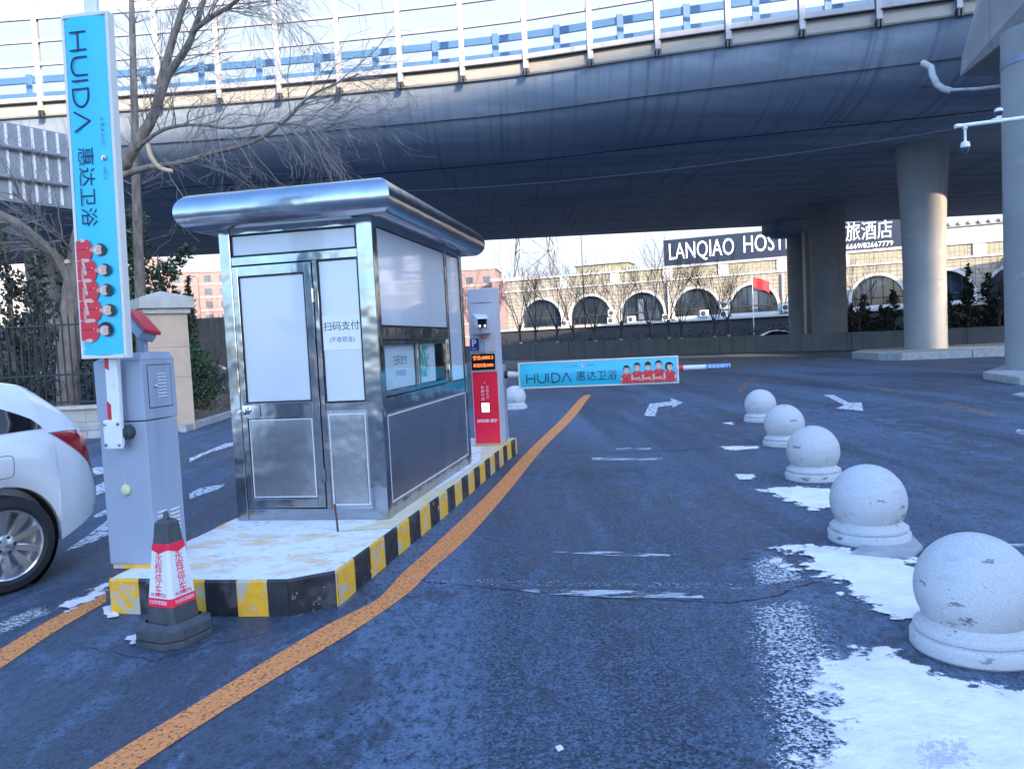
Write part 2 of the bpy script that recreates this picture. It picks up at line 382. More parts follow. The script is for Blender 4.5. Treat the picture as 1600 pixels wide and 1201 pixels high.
M['cab'] = P('cabinet_grey', (.33, .375, .455), .42, var=(2, (.30, .345, .42)), streak=(7, (.28, .31, .36), .52, .72), bump=(220, .05, .002), chip=(11, (.24, .25, .27), .70, .76))
M['cab_dark'] = P('cabinet_seam', (.05, .055, .065), .6)
M['white_paint'] = P('white_paint', (.78, .78, .77), .4, var=(4, (.70, .70, .69)), chip=[(7, (.55, .53, .49), .62, .72), (16, (.32, .22, .14), .73, .76)])
M['cream'] = P('cream_frame', (.72, .69, .60), .5, chip=(9, (.40, .17, .04), .66, .72))
M['red_paint'] = P('red_paint', (.62, .012, .03), .35)
M['red_plate'] = P('red_plate', (.93, .014, .05), .3, coat=.3)
M['cyan'] = P('cyan_banner', (.022, .50, .68), .38, var=(1.5, (.03, .54, .71)), coat=.15, bump=(7, .25, .006))
M['skin'] = P('printed_skin', (.72, .46, .36), .45)
M['skin_shade'] = P('printed_skin_shade', (.56, .30, .23), .45)
M['hair'] = P('printed_hair', (.02, .016, .018), .45)
M['shirt'] = P('printed_shirt', (.70, .02, .035), .45)
M['shirt_dark'] = P('printed_shirt_fold', (.42, .012, .03), .45)
M['white_print'] = P('white_print', (.82, .82, .82), .45)
M['orange'] = P('orange_line', (.90, .31, .085), .7, var=(40, (.74, .25, .07)), alpha=(55, .38, .46), bump=(120, .4, .004))
M['orange_worn'] = P('orange_line_worn', (.55, .22, .07), .7, alpha=(9, .50, .58))
M['mark'] = P('white_marking', (.74, .75, .77), .7, var=(30, (.60, .61, .63)), alpha=(14, .42, .50))
M['mark_worn'] = P('white_marking_worn', (.50, .51, .53), .7, alpha=(7, .45, .56), stretch=(.5, 2, 1))
M['snow'] = cov_mat('snow', (.95, .87, .85), 7, 1.7, .6, bump=(14, .8), c2=(.78, .72, .71))
M['frost'] = cov_mat('frost_specks', (.60, .60, .61), 60, 1.5, .7)
M['cone'] = P('cone_rubber', (.05, .055, .062), .6, var=(12, (.075, .08, .09)))
M['cone_red'] = P('cone_red', (.88, .012, .06), .4)
M['bark'] = P('bark', (.28, .22, .17), .9, var=(9, (.13, .105, .085)), bump=(26, .9, .02), stretch=(1, 1, .3))
M['twig'] = P('twig', (.30, .265, .235), .85, var=(2, (.17, .145, .13)))
M['cut'] = P('cut_wood', (.55, .40, .25), .8)
M['whitewash'] = P('whitewashed_bark', (.55, .55, .54), .85)
M['twig_dark'] = P('twig_dark', (.085, .07, .065), .85)
def leaf_mat(name, a, b_):
    m = P(name, a, .65, var=(1.6, b_)); return m
M['juniper'] = leaf_mat('juniper_leaf', (.022, .045, .022), (.05, .085, .03))
M['shrub'] = leaf_mat('shrub_leaf', (.03, .06, .022), (.07, .11, .035))
M['dark_leaf'] = leaf_mat('dark_leaf', (.016, .028, .020), (.035, .05, .03))
M['dry_leaf'] = P('dry_leaves', (.22, .15, .08), .9, var=(8, (.10, .075, .045)))
M['soil'] = P('soil', (.16, .12, .08), .95, var=(7, (.08, .06, .045)), bump=(14, .9, .05), chip=(22, (.30, .22, .12), .58, .66))
M['stone_tan'] = P('tan_stone', (.60, .42, .28), .7, var=(3, (.53, .37, .25)), streak=(4, (.36, .27, .20), .58, .75), bump=(60, .15, .004))
M['stone_cap'] = P('pale_stone', (.52, .48, .40), .75, var=(5, (.43, .39, .33)))
M['stone_block'] = brick_mat('stone_blocks', (.42, .40, .37), (.22, .21, .20), .55, .17, .8, .012, .5, (.36, .34, .32))
M['stone_panel'] = brick_mat('stone_panels', (.46, .41, .34), (.25, .23, .2), .62, .34, .75, .008, .0, (.42, .37, .31))
M['iron'] = P('wrought_iron', (.016, .018, .022), .45)
M['car_white'] = P('car_white', (.80, .81, .82), .25, coat=1, chip=(3, (.68, .67, .65), .56, .72))
M['car_dark'] = P('car_dark', (.012, .013, .017), .25, coat=1)
M['car_grey'] = P('car_grey', (.10, .11, .125), .25, coat=1)
M['car_glass'] = P('car_glass', (.006, .008, .012), .03, spec=.8)
M['trim'] = P('black_trim', (.012, .012, .013), .5)
M['tyre'] = P('tyre', (.022, .022, .024), .75, bump=(60, .3, .004))
M['alloy'] = P('alloy', (.74, .75, .77), .22, .85)
M['tail'] = P('tail_red', (.35, .004, .02), .08, coat=1)
M['tail_dark'] = P('tail_smoke', (.05, .004, .012), .08, coat=1)
M['chrome'] = P('chrome', (.7, .7, .7), .08, 1)
M['tile_beige'] = brick_mat('beige_tile', (.33, .30, .24), (.17, .155, .125), .62, .42, .7, .04, 0, (.30, .27, .215))
M['tile_green'] = brick_mat('ochre_tile', (.29, .275, .20), (.18, .165, .12), .42, .9, .7, .03, 0, (.27, .255, .185))
M['trim_white'] = P('white_trim', (.50, .50, .49), .7, var=(1.5, (.43, .425, .415)))
M['dark_glass'] = P('dark_window', (.010, .016, .028), .06, spec=.7, var=(.35, (.03, .05, .08), .5, .6))
M['mullion'] = P('mullion', (.03, .035, .045), .5)
M['curtain'] = P('curtain', (.10, .125, .16), .8)
M['sign_navy'] = P('sign_navy', (.010, .018, .040), .5)
M['letter_white'] = P('letter_white', (.88, .88, .86), .5)
M['ac'] = P('ac_casing', (.62, .62, .60), .5)
M['grille'] = P('grille', (.05, .05, .055), .6)
M['flag'] = P('flag_red', (.55, .012, .02), .7)
M['wall_grey'] = P('grey_wall', (.20, .195, .19), .85, var=(.8, (.16, .155, .155)), streak=(2.5, (.12, .12, .12), .55, .72))
M['rail_white'] = P('barrier_steel', (.30, .305, .33), .6, var=(1, (.25, .255, .28)), streak=(3, (.20, .20, .21), .58, .72))
M['rail_blue'] = P('blue_rail', (.055, .135, .26), .6, var=(2, (.07, .15, .26)))
M['louvre'] = P('louvre', (.55, .57, .60), .45, .2)
M['steel_dark'] = P('dark_steel', (.03, .032, .036), .55)
M['alu'] = P('aluminium_back', (.30, .31, .32), .5, .3, var=(2, (.25, .26, .27)), streak=(5, (.20, .20, .20), .55, .75))
M['brick_pink'] = brick_mat('pink_render', (.21, .135, .13), (.18, .12, .115), 3.0, 2.9, .8, .08, 0, (.19, .125, .12))
M['far_pale'] = P('pale_render', (.30, .26, .25), .8)
M['lattice'] = P('galvanised', (.07, .075, .085), .5, .3)
M['pvc'] = P('pvc_pipe', (.62, .60, .56), .5, var=(6, (.46, .42, .38)))
M['blue_sign'] = P('blue_sign', (.012, .03, .26), .35)
M['led_black'] = P('display_black', (.008, .008, .009), .2)
M['led'] = P('led_orange', (.9, .25, .04), .5, emis=((1, .22, .05), .45))
M['scan'] = P('scanner_light', (.85, .86, .88), .3, emis=((1, .97, .95), .5))
M['rust'] = P('rust', (.16, .06, .025), .9, var=(30, (.09, .03, .015)))
M['sole'] = P('lock_cover', (.62, .60, .36), .5)
M['office'] = brick_mat('shade_block_cladding', (.34, .33, .32), (.20, .20, .20), 3.2, 1.2, .7, .05, 0, (.31, .30, .30))
M['tip_blue'] = P('tip_blue', (.02, .22, .55), .4)
M['pier_shaded'] = P('shaded_pier_concrete', (.20, .21, .23), .85, var=(.6, (.16, .17, .19)), streak=(1.4, (.12, .125, .14), .58, .72), bump=(25, .2, .006))  # pier concrete darkened to paint in the shade under the viaduct
M['dome'] = P('smoked_dome', (.03, .05, .09), .05, coat=1)
M['cable'] = P('cable', (.10, .10, .11), .6)

rnd = random.Random(7)
def sdist(p, poly):                                      # signed distance, positive inside
    x, y = p; ins = False; best = 1e9; n = len(poly)
    for i in range(n):
        x1, y1 = poly[i]; x2, y2 = poly[(i+1) % n]
        if (y1 > y) != (y2 > y) and x < (x2-x1)*(y-y1)/(y2-y1)+x1: ins = not ins
        dx, dy = x2-x1, y2-y1; t = max(0, min(1, ((x-x1)*dx+(y-y1)*dy)/(dx*dx+dy*dy+1e-12)))
        best = min(best, (x-x1-t*dx)**2+(y-y1-t*dy)**2)
    d = math.sqrt(best); return d if ins else -d
class Cover:                                             # patches on the ground with a soft 'cov' value
    def __init__(s): s.v = []; s.f = []; s.c = []
    def add(s, poly, feather, step, z=.008, rise=.0, cap=1.0):
        xs = [p[0] for p in poly]; ys = [p[1] for p in poly]; m = feather
        nx = int((max(xs)-min(xs)+2*m)/step)+1; ny = int((max(ys)-min(ys)+2*m)/step)+1
        o = len(s.v); cs = []
        for j in range(ny+1):
            for i in range(nx+1):
                x = min(xs)-m+i*step; y = min(ys)-m+j*step; d = sdist((x, y), poly)
                s.v.append((x, y, z+rise*max(0, min(1, d/.25)))); cs.append(min(cap, max(0, .5+.5*d/feather)))
        for j in range(ny):
            for i in range(nx):
                q = (j*(nx+1)+i, j*(nx+1)+i+1, (j+1)*(nx+1)+i+1, (j+1)*(nx+1)+i)
                if max(cs[k] for k in q) > .01: s.f.append(tuple(o+k for k in q))
        s.c += cs
    def build(s, name, mat, label, kind):
        me = bpy.data.meshes.new(name); me.from_pydata(s.v, [], s.f); me.materials.append(mat)
        a = me.attributes.new('cov', 'FLOAT', 'POINT'); a.data.foreach_set('value', s.c)
        for p in me.polygons: p.use_smooth = True
        o = bpy.data.objects.new(name, me); C.objects.link(o); return tag(o, label, name, kind=kind)
def g2(*px): return [tuple(G(u, v)[:2]) for u, v in px]

# ================================================================== SETTING: ground and markings
mb = MB(); S = 900
mb.add([(-S, -S, 0), (S, -S, 0), (S, S, 0), (-S, S, 0)], [(0, 1, 2, 3)])
tag(mb.build('asphalt_road', M['asphalt']), 'dark asphalt road surface with pale salt bloom', 'road', kind='structure')

def strip(pairs, z=.004):                                # ribbon through (left, right) ground points
    m = MB(); vs = []; n = len(pairs)
    L_ = [Vector((*a, z)) for a, b in pairs]; R_ = [Vector((*b, z)) for a, b in pairs]
    def cr(P_, t):
        k = min(int(t), n-2); f = t-k
        p0, p1, p2, p3 = P_[max(k-1, 0)], P_[k], P_[k+1], P_[min(k+2, n-1)]
        return .5*((2*p1)+(p2-p0)*f+(2*p0-5*p1+4*p2-p3)*f*f+(3*p1-p0-3*p2+p3)*f**3)
    K = (n-1)*8
    for i in range(K+1): t = i/8; t = min(t, n-1-1e-6); vs += [cr(L_, t), cr(R_, t)]
    m.add(vs, [(2*i, 2*i+1, 2*i+3, 2*i+2) for i in range(K)]); return m
px = [((-60, 1330), (40, 1330)), ((140, 1201), (212, 1201)), ((338, 1080), (398, 1080)), ((505, 980), (562, 980)), ((588, 937), (640, 925)),
      ((632, 893), (672, 893)), ((700, 832), (735, 836)), ((766, 768), (793, 770)), ((830, 700), (850, 700)), ((880, 652), (897, 652)), ((905, 624), (918, 624)), ((915, 617), (924, 617))]
o = strip([(tuple(G(*a)[:2]), tuple(G(*b)[:2])) for a, b in px]).build('orange_line', M['orange']); tag(o, 'orange painted line curving along the right of the striped island', 'road marking', kind='structure')
px = [((-120, 1085), (-120, 1120)), ((0, 1015), (0, 1045)), ((85, 965), (85, 988)), ((166, 927), (166, 941))]
o = strip([(tuple(G(*a)[:2]), tuple(G(*b)[:2])) for a, b in px]).build('orange_line', M['orange']); tag(o, 'short orange painted line left of the striped island', 'road marking', kind='structure')
def mark(name, polys, mat, label, z=.004):
    m = MB()
    for p in polys: m.add([(x, y, z) for x, y in g2(*p)], [tuple(range(len(p)))])
    return tag(m.build(name, mat, fixn=True), label, 'road marking', kind='structure')
mark('turn_arrow', [[(1006, 650), (1024, 650), (1028, 636), (1050, 633), (1051, 637), (1067, 629), (1048, 622), (1049, 627), (1015, 631)]], M['mark'], 'white right turn arrow painted in the middle lane')
mark('straight_arrow', [[(1287, 617), (1303, 617), (1326, 629), (1346, 629), (1349, 642), (1306, 638), (1320, 633)]], M['mark'], 'white arrow painted on the road beyond the stone balls')
mark('lane_dashes', [[(1475, 630), (1484, 628), (1560, 649), (1550, 652)], [(1368, 607), (1376, 606), (1415, 612), (1409, 614)], [(1180, 585), (1188, 584), (1160, 612), (1150, 612)]], M['orange_worn'], 'worn orange lane dashes on the far road')
mark('lane_marks', [[(1578, 617), (1598, 612), (1640, 618), (1620, 624)], [(1590, 670), (1700, 690), (1700, 700), (1586, 676)], [(1560, 850), (1600, 850), (1600, 855), (1560, 854)]], M['mark_worn'], 'worn white lane marks at the right edge')
mark('stop_lines', [[(800, 921), (960, 922), (1095, 928), (1100, 935), (960, 934), (860, 929)], [(850, 862), (955, 862), (1048, 867), (1045, 872), (950, 868)], [(925, 715), (1036, 715), (1034, 719), (925, 719)], [(962, 700), (1018, 700), (1016, 703), (962, 703)]], M['mark_worn'], 'worn white cross lines in the middle lane')
mark('hatching', [[(296, 716), (352, 693), (372, 690), (372, 694), (330, 706), (318, 711), (296, 722)], [(296, 771), (312, 763), (352, 756), (345, 763), (318, 772), (296, 780)],
                  [(132, 738), (150, 730), (172, 730), (172, 738), (150, 742)], [(140, 764), (172, 748), (172, 766), (150, 774)], [(146, 806), (172, 793), (172, 801), (150, 810)], [(100, 862), (135, 838), (172, 810), (172, 834), (140, 850)]],
     M['mark'], 'white arrows and bars on the lane left of the booth')
mark('zebra', [[(290, 583+i*8), (350, 582+i*8), (352, 586+i*8), (290, 587+i*8)] for i in range(4)], M['mark'], 'white zebra bars on the road beyond the stone pier')

def crack(label, pts, wd):
    m = MB(); rg_ = random.Random(len(label)); P_ = []
    for (a, b) in zip(pts, pts[1:]):
        A, B = G(*a), G(*b); n = max(3, int((B-A).length/.06))
        P_ += [A.lerp(B, i/n)+Vector((rg_.uniform(-.012, .012), rg_.uniform(-.02, .02), 0)) for i in range(n)]
    vs = []
    for i, p in enumerate(P_):
        d = (P_[min(i+1, len(P_)-1)]-P_[max(i-1, 0)]).normalized(); n_ = Vector((-d.y, d.x, 0))*wd*rg_.uniform(.3, 1.2)/2
        vs += [(p.x-n_.x, p.y-n_.y, .0035), (p.x+n_.x, p.y+n_.y, .0035)]
    m.add(vs, [(2*i, 2*i+1, 2*i+3, 2*i+2) for i in range(len(P_)-1)]); tag(m.build('crack', M['ink']), label, 'crack', kind='structure')
crack('dark crack running across the middle lane beside the worn white line', [(642, 906), (760, 917), (900, 931), (1020, 937), (1140, 942), (1200, 935), (1245, 917), (1300, 905)], .013)
crack('short dark crack near the snow by the second ball', [(1160, 872), (1205, 880), (1226, 900), (1236, 914)], .016)
crack('dark crack across the lane before the right turn arrow', [(880, 706), (960, 707), (1060, 704), (1125, 699)], .018)
crack('fine crack across the near lane left of the orange line', [(120, 1010), (240, 1032), (330, 1010), (425, 985)], .006)
sn = Cover()
sn.add(g2((1268, 1050), (1322, 1022), (1392, 1016), (1432, 1040), (1520, 1074), (1640, 1080), (1760, 1240), (1650, 1330), (1300, 1330), (1262, 1201), (1300, 1145), (1292, 1090)), .24, .035, .008, .014)
sn.add(g2((1212, 857), (1290, 853), (1352, 866), (1425, 872), (1460, 930), (1450, 970), (1400, 966), (1352, 944), (1322, 922), (1318, 905), (1260, 895), (1222, 884), (1275, 878), (1250, 866)), .18, .03, .008, .012)
sn.add(g2((1182, 764), (1240, 762), (1300, 764), (1310, 792), (1270, 798), (1236, 784), (1212, 774)), .15, .03, .008, .01)
sn.add(g2((1126, 698), (1186, 697), (1184, 702), (1140, 704)), .10, .03)
sn.add(g2((1128, 661), (1146, 660), (1144, 664)), .08, .03)
sn.add(g2((1150, 742), (1180, 741), (1178, 750), (1156, 750)), .07, .03)
sn.add(g2((1204, 874), (1222, 874), (1220, 882), (1206, 881)), .04, .02)
sn.add(g2((196, 996), (222, 990), (232, 1004), (204, 1008)), .035, .012, .008, .012)
sn.add(g2((160, 950), (178, 945), (184, 964), (170, 966)), .03, .012, .008, .01)
sn.add(g2((92, 950), (166, 912), (168, 926), (110, 956)), .10, .03)
sn.add(g2((866, 1168), (876, 1165), (882, 1172), (872, 1177)), .012, .004, .006, .012)
sn.build('snow', M['snow'], 'thin patches of snow around the stone balls', 'stuff')
fr = Cover()
fr.add(g2((1195, 955), (1240, 948), (1300, 1080), (1330, 1220), (1255, 1220), (1230, 1080)), .35, .04, .006, 0, .50)
fr.add(g2((1440, 1170), (1500, 1165), (1520, 1200), (1450, 1205)), .1, .04, .024, 0, .5)
fr.add(g2((1140, 700), (1180, 690), (1186, 745), (1150, 752)), .3, .05, .006, 0, .30)
fr.add(g2((1180, 880), (1215, 870), (1250, 905), (1190, 915)), .12, .04, .006, 0, .5)
fr.add(g2((640, 905), (1240, 915), (1240, 922), (640, 912)), .05, .03, .006, 0, .36)
fr.add(g2((0, 975), (60, 950), (70, 960), (0, 990)), .12, .04, .006, 0, .5)
fr.build('frost', M['frost'], 'speckled frost at the edges of the snow', 'stuff')

# planting bed beyond the gate pier, far pavement
mb = MB(); p = g2((288, 672), (352, 650), (420, 628), (420, 612), (350, 622), (292, 624)); mb.prism(p, -.01, .10, 0)
tag(mb.build('planting_bed', M['soil']), 'bare planting bed of dry leaves beside the gate pier', 'planting bed', kind='structure')
mb = MB(); a = G(288, 675); b_ = G(425, 630)
mb.bar(a+Vector((0, -.06, .075)), b_+Vector((0, -.06, .075)), .14, .15)
tag(mb.build('kerb', M['kerbstone'], bevel=.012), 'pale kerb edging the planting bed', 'kerb', kind='structure')
mb = MB(); r = random.Random(3)
for i in range(900):
    t = r.random(); s_ = r.random(); q = Vector(p[0]).lerp(Vector(p[2]), t).lerp(Vector(p[5]).lerp(Vector(p[3]), t), s_)
    c = Vector((q.x, q.y, .11+r.random()*.12)); a = Vector((r.uniform(-1, 1), r.uniform(-1, 1), r.uniform(-.6, .9)))*.07; b2 = Vector((r.uniform(-1, 1), r.uniform(-1, 1), r.uniform(-.5, .5)))*.05
    mb.add([c-a, c+b2, c+a], [(0, 1, 2)])
tag(mb.build('leaf_litter', M['dry_leaf']), 'dry brown leaves covering the bed by the gate pier', 'leaf litter', kind='stuff')

# ================================================================== ISLAND
ang = R(-10.8); DX = Vector((math.cos(ang), math.sin(ang))); DY = Vector((-math.sin(ang), math.cos(ang)))
IH = .21
ring = [Vector(q) for q in ((-2.47, 4.55), (-1.79, 4.40), (-1.34, 4.34), (-1.09, 4.47), (-.88, 5.56), (-.66, 6.68), (-.08, 9.88), (.02, 10.35), (-.62, 10.6), (-2.25, 6.2))]
isl = thing('traffic_island', 'raised concrete island with yellow and black striped kerb under the booth', 'traffic island')
mb = MB()
ins = []
cen = sum(ring, Vector((0, 0)))/len(ring)
mb.prism([q-(q-cen).normalized()*.012 for q in ring], 0, IH-.004, 0)
# frosty top sheet
mb.add([(q.x, q.y, IH) for q in [q-(q-cen).normalized()*.004 for q in ring]], [tuple(range(len(ring)))], 1)
mb.build('slab', [M['kerbstone'], M['island_top']], isl)
mb = MB()                                                # cream strip along the right edge of the top
inner = [Vector(q) for q in ((-1.30, 5.45), (-1.06, 5.68), (-.62, 7.4), (-.40, 8.45), (-.42, 9.5), (-.40, 10.5))]
outer = [Vector(q) for q in ((-.915, 5.48), (-.88, 5.64), (-.68, 6.68), (-.375, 8.4), (-.115, 9.75), (-.01, 10.33))]
mb.add([(q.x, q.y, IH+.003) for a_, b2 in zip(inner, outer) for q in (a_, b2)], [(2*i, 2*i+1, 2*i+3, 2*i+2) for i in range(5)])
mb.build('cream_edge', M['island_yel'], isl)
# kerb stripes
def walk(pts, lens, cols):
    m = MB(); k = 0; seg = 0; pos = pts[0].copy(); i = 0
    out = []
    def emit(a, b2, c):
        n = Vector((b2.y-a.y, -(b2.x-a.x))).normalized()*.004
        m.add([(a.x+n.x, a.y+n.y, 0), (b2.x+n.x, b2.y+n.y, 0), (b2.x+n.x, b2.y+n.y, IH-.012), (a.x+n.x, a.y+n.y, IH-.012), (a.x-n.x, a.y-n.y, IH+.005), (b2.x-n.x, b2.y-n.y, IH+.005)], [(0, 1, 2, 3), (3, 2, 5, 4)], c)
    while seg < len(pts)-1:
        ln = lens(i); c = cols(i)
        while ln > 1e-5 and seg < len(pts)-1:
            d = pts[seg+1]-pos; t = min(ln, d.length); q = pos+d.normalized()*t if d.length > 1e-6 else pos
            emit(pos, q, c); ln -= t; pos = q
            if (pts[seg+1]-pos).length < 1e-5: seg += 1
        i += 1
    return m
fl = [.20, .19, .25, .20, .185, .40]
wk = walk(ring[:9], lambda i: fl[i] if i < len(fl) else .268, lambda i: i % 2)
wk.build('striped_kerb', [M['yellow'], M['black']], isl)
walk(ring[8:]+ring[:1], lambda i: .3, lambda i: i % 2).build('striped_kerb', [M['yellow'], M['black']], isl)

mb = MB(); a = G(528, 830, IH); mb.tube([a, a+Vector((-.004, .0, .10)), a+Vector((-.012, .002, .20))], .008, 8)
tag(mb.build('steel_rod', M['rust']), 'short rusty steel rod standing up from the island before the booth', 'rod')

# ================================================================== BOOTH
BW, BL, BH = 1.25, 2.65, 2.28
bo = thing('parking_booth', 'stainless steel parking fee booth with rounded roof on the striped island', 'booth', (-2.205, 5.99, IH), ang)
mb = MB()                                                # bottom rail and posts, top rail, transoms
pw = .09
for x0, x1, y0, y1 in ((0, pw, 0, pw), (BW-.13, BW, 0, pw), (0, pw, BL-pw, BL), (BW-pw, BW, BL-pw, BL)): mb.box(x0, x1, y0, y1, 0, BH)
fr_ = MB()
def rails(m, z0, z1, d=.06):
    m.box(pw, BW-.13, .008, d, z0, z1); m.box(pw, BW-pw, BL-d, BL-.008, z0, z1)
    m.box(.008, d, pw, BL-pw, z0, z1); m.box(BW-d, BW-.008, pw, BL-pw, z0, z1)
rails(fr_, 0, .09); rails(fr_, BH-.06, BH)
fr_.box(pw, BW-.13, .006, .06, 1.985, 2.05)              # transom above door
fr_.box(.752, .79, .004, .06, .09, 1.985)                # door jamb
fr_.box(.79, BW-.13, .008, .06, .84, .90)                # rail of the fixed light
fr_.box(BW-.06, BW-.006, pw, BL-pw, .80, .92)            # rail under the side windows
fr_.box(BW-.06, BW-.004, pw, 1.98, 1.36, 1.46)           # rail over the sliding windows
fr_.box(BW-.06, BW-.004, 1.98, 2.04, .92, BH-.06)        # post between side windows
pieces(mb.build('corner_post', M['steel'], bo), .006)
fr_.build('frame', M['steel'], bo, bevel=.004)
# gaskets drawn as thin black frames around panes
def gasket_front(m, x0, x1, z0, z1, y, t=.012):
    m.box(x0, x1, y, y+.02, z0, z0+t); m.box(x0, x1, y, y+.02, z1-t, z1); m.box(x0, x0+t, y, y+.02, z0+t, z1-t); m.box(x1-t, x1, y, y+.02, z0+t, z1-t)
def gasket_side(m, y0, y1, z0, z1, x, t=.012):
    m.box(x-.02, x, y0, y1, z0, z0+t); m.box(x-.02, x, y0, y1, z1-t, z1); m.box(x-.02, x, y0, y0+t, z0+t, z1-t); m.box(x-.02, x, y1-t, y1, z0+t, z1-t)
def pane_front(name, x0, x1, z0, z1, y, mat, gas=True):
    p_ = MB().box(x0+.011, x1-.011, y+.006, y+.016, z0+.011, z1-.011).build(name, mat, bo)
    if gas:
        g_ = MB(); gasket_front(g_, x0, x1, z0, z1, y); g_.build('gasket', M['rubber'], p_)
    return p_
def pane_side(name, y0, y1, z0, z1, x, mat):
    p_ = MB().box(x-.016, x-.006, y0+.011, y1-.011, z0+.011, z1-.011).build(name, mat, bo)
    g_ = MB(); gasket_side(g_, y0, y1, z0, z1, x); g_.build('gasket', M['rubber'], p_); return p_
pane_front('window_pane', pw+.005, BW-.135, 2.052, BH-.062, .012, M['film'])
pane_front('window_pane', .792, BW-.132, .902, 1.983, .012, M['film'])
q = MB().box(.79, BW-.13, .016, .05, .09, .84).build('steel_panel', M['steel_panel'], bo)
MB().box(.82, BW-.16, .010, .016, .13, .80).build('raised_field', M['steel_panel'], q, bevel=.003)
# door
dr = MB(); d0, d1 = pw+.006, .748
dr.box(d0, d0+.045, -.004, .045, .10, 1.975); dr.box(d1-.06, d1, -.004, .045, .10, 1.975)
dr.box(d0+.045, d1-.06, -.004, .045, .10, .17); dr.box(d0+.045, d1-.06, -.004, .045, .80, .92); dr.box(d0+.045, d1-.06, -.004, .045, 1.90, 1.975)
dr.box(d0+.045, d1-.06, .008, .04, .17, .80)
door = dr.build('door', M['steel'], bo, bevel=.003)
MB().box(d0+.065, d1-.08, .003, .0079, .19, .78).build('kick_panel', M['steel_panel'], door, bevel=.002)
q = MB().box(d0+.056, d1-.071, .008, .02, .931, 1.889).build('door_pane', M['film'], door)
g_ = MB(); gasket_front(g_, d0+.045, d1-.06, .92, 1.90, .000); g_.build('gasket', M['rubber'], door)
h = MB(); h.M = Matrix.Translation((d0+.03, -.004, .86)) @ Matrix.Rotation(R(90), 4, 'X')
h.lathe([(.028, 0), (.028, .012), (.012, .014), (.012, .04), (.024, .045), (.028, .06), (.022, .072), (.0, .073)], 16, cap=False)
h.M = Matrix.Identity(4); h.box(d0+.012, d0+.16, -.01, -.004, .815, .905)
h.build('handle', M['chrome'], door, smooth=40)
for zz in (1.72, .35):
    hg = MB().tube([(.75, -.008, zz-.05), (.75, -.008, zz+.05)], .009, 10); hg.build('hinge', M['chrome'], door, smooth=40)
q = MB(); gasket_front(q, .806, BW-.146, .115, .815, .0085, .007); q.build('sealant_line', M['white_paint'], bo)
q = MB(); gasket_front(q, d0+.056, d1-.071, .182, .790, .0012, .007); q.build('sealant_line', M['white_paint'], door)
q = MB(); gasket_side(q, pw+.018, BL-pw-.018, .108, .782, BW-.004, .009); q.build('sealant_line', M['white_paint'], bo)
# right side panels
q = MB().box(BW-.045, BW-.012, pw, BL-pw, .09, .80).build('steel_panel', M['steel_panel'], bo)
MB().box(BW-.012, BW-.006, pw+.03, BL-pw-.03, .12, .77).build('raised_field', M['steel_panel'], q, bevel=.003)
pane_side('window_pane', pw+.002, 1.978, 1.462, BH-.062, BW-.006, M['film_side'])
pane_side('window_pane', 2.042, BL-pw-.002, .922, BH-.062, BW-.006, M['film_side'])
for y0, y1, off in ((pw+.01, 1.02, 0), (1.03, 1.97, .012)):
    f = MB(); t = .035; x1 = BW-.008-off
    f.box(x1-.03, x1, y0, y1, .925, .925+t); f.box(x1-.03, x1, y0, y1, 1.355-t, 1.355); f.box(x1-.03, x1, y0, y0+t, .925+t, 1.355-t); f.box(x1-.03, x1, y1-t, y1, .925+t, 1.355-t)
    s_ = f.build('sliding_window', M['steel'], bo, bevel=.002)
    MB().box(x1-.02, x1-.012, y0+t, y1-t, .925+t, 1.355-t).build('pane', M['glass'], s_)
# other two walls (not seen from the front)
q = MB().box(.012, .045, pw, BL-pw, .09, BH-.06); q.box(pw, BW-pw, BL-.045, BL-.012, .09, BH-.06); q.build('wall_panel', M['steel_panel'], bo)
q = MB().box(.05, BW-.06, .06, BL-.06, .0, .02); q.build('floor', M['steel_dark'], bo)
q = MB().box(.06, BW-.3, .5, BL-.2, .02, .78); q.build('desk', M['steel_dark'], bo)
# papers and white sheets behind the sliding glass
MB().box(BW-.053, BW-.050, .24, .98, .965, 1.318).build('blind', M['paper'], bo)
MB().box(BW-.065, BW-.062, 1.09, 1.66, .965, 1.318).build('blind', M['paper'], bo)
# roof: mitred bull nose all round
ov = .225; h2 = .138; zc = BH+.105
prof = [(-.03, -.120), (.10, -h2+.004)]+[(.10+(ov-.10)*math.sin(math.pi*t/14), -h2*math.cos(math.pi*t/14)) for t in range(1, 14)]+[(.10, h2), (-.15, h2+.012)]
mb = MB(); vs = []
for e, z in prof:
    vs += [(-e, -e, zc+z), (BW+e, -e, zc+z), (BW+e, BL+e, zc+z), (-e, BL+e, zc+z)]
k = len(prof)
fs = [(i*4+j, i*4+(j+1) % 4, (i+1)*4+(j+1) % 4, (i+1)*4+j) for i in range(k-1) for j in range(4)]+[(0, 3, 2, 1), tuple((k-1)*4+j for j in range(4))]
mb.add(vs, fs); roof = mb.build('roof', M['steel_roof'], bo, smooth=30)
mb = MB()
for y in (.45, 1.35): mb.box(BW+ov-.11, BW+ov-.06, y, y+.005, zc-.06, zc-.055)
mb = MB(); mb.tube([(BW-.1, .35, zc+h2), (BW-.1, .35, zc+h2+.06)], .012, 8); mb.build('roof_stub', M['steel_dark'], roof)
mb = MB(); mb.tube([(.12+.035*math.cos(t*.5236), .05, zc+h2+.035+.035*math.sin(t*.5236)) for t in range(13)], .007, 6); mb.build('lifting_ring', M['steel_dark'], roof, smooth=60)
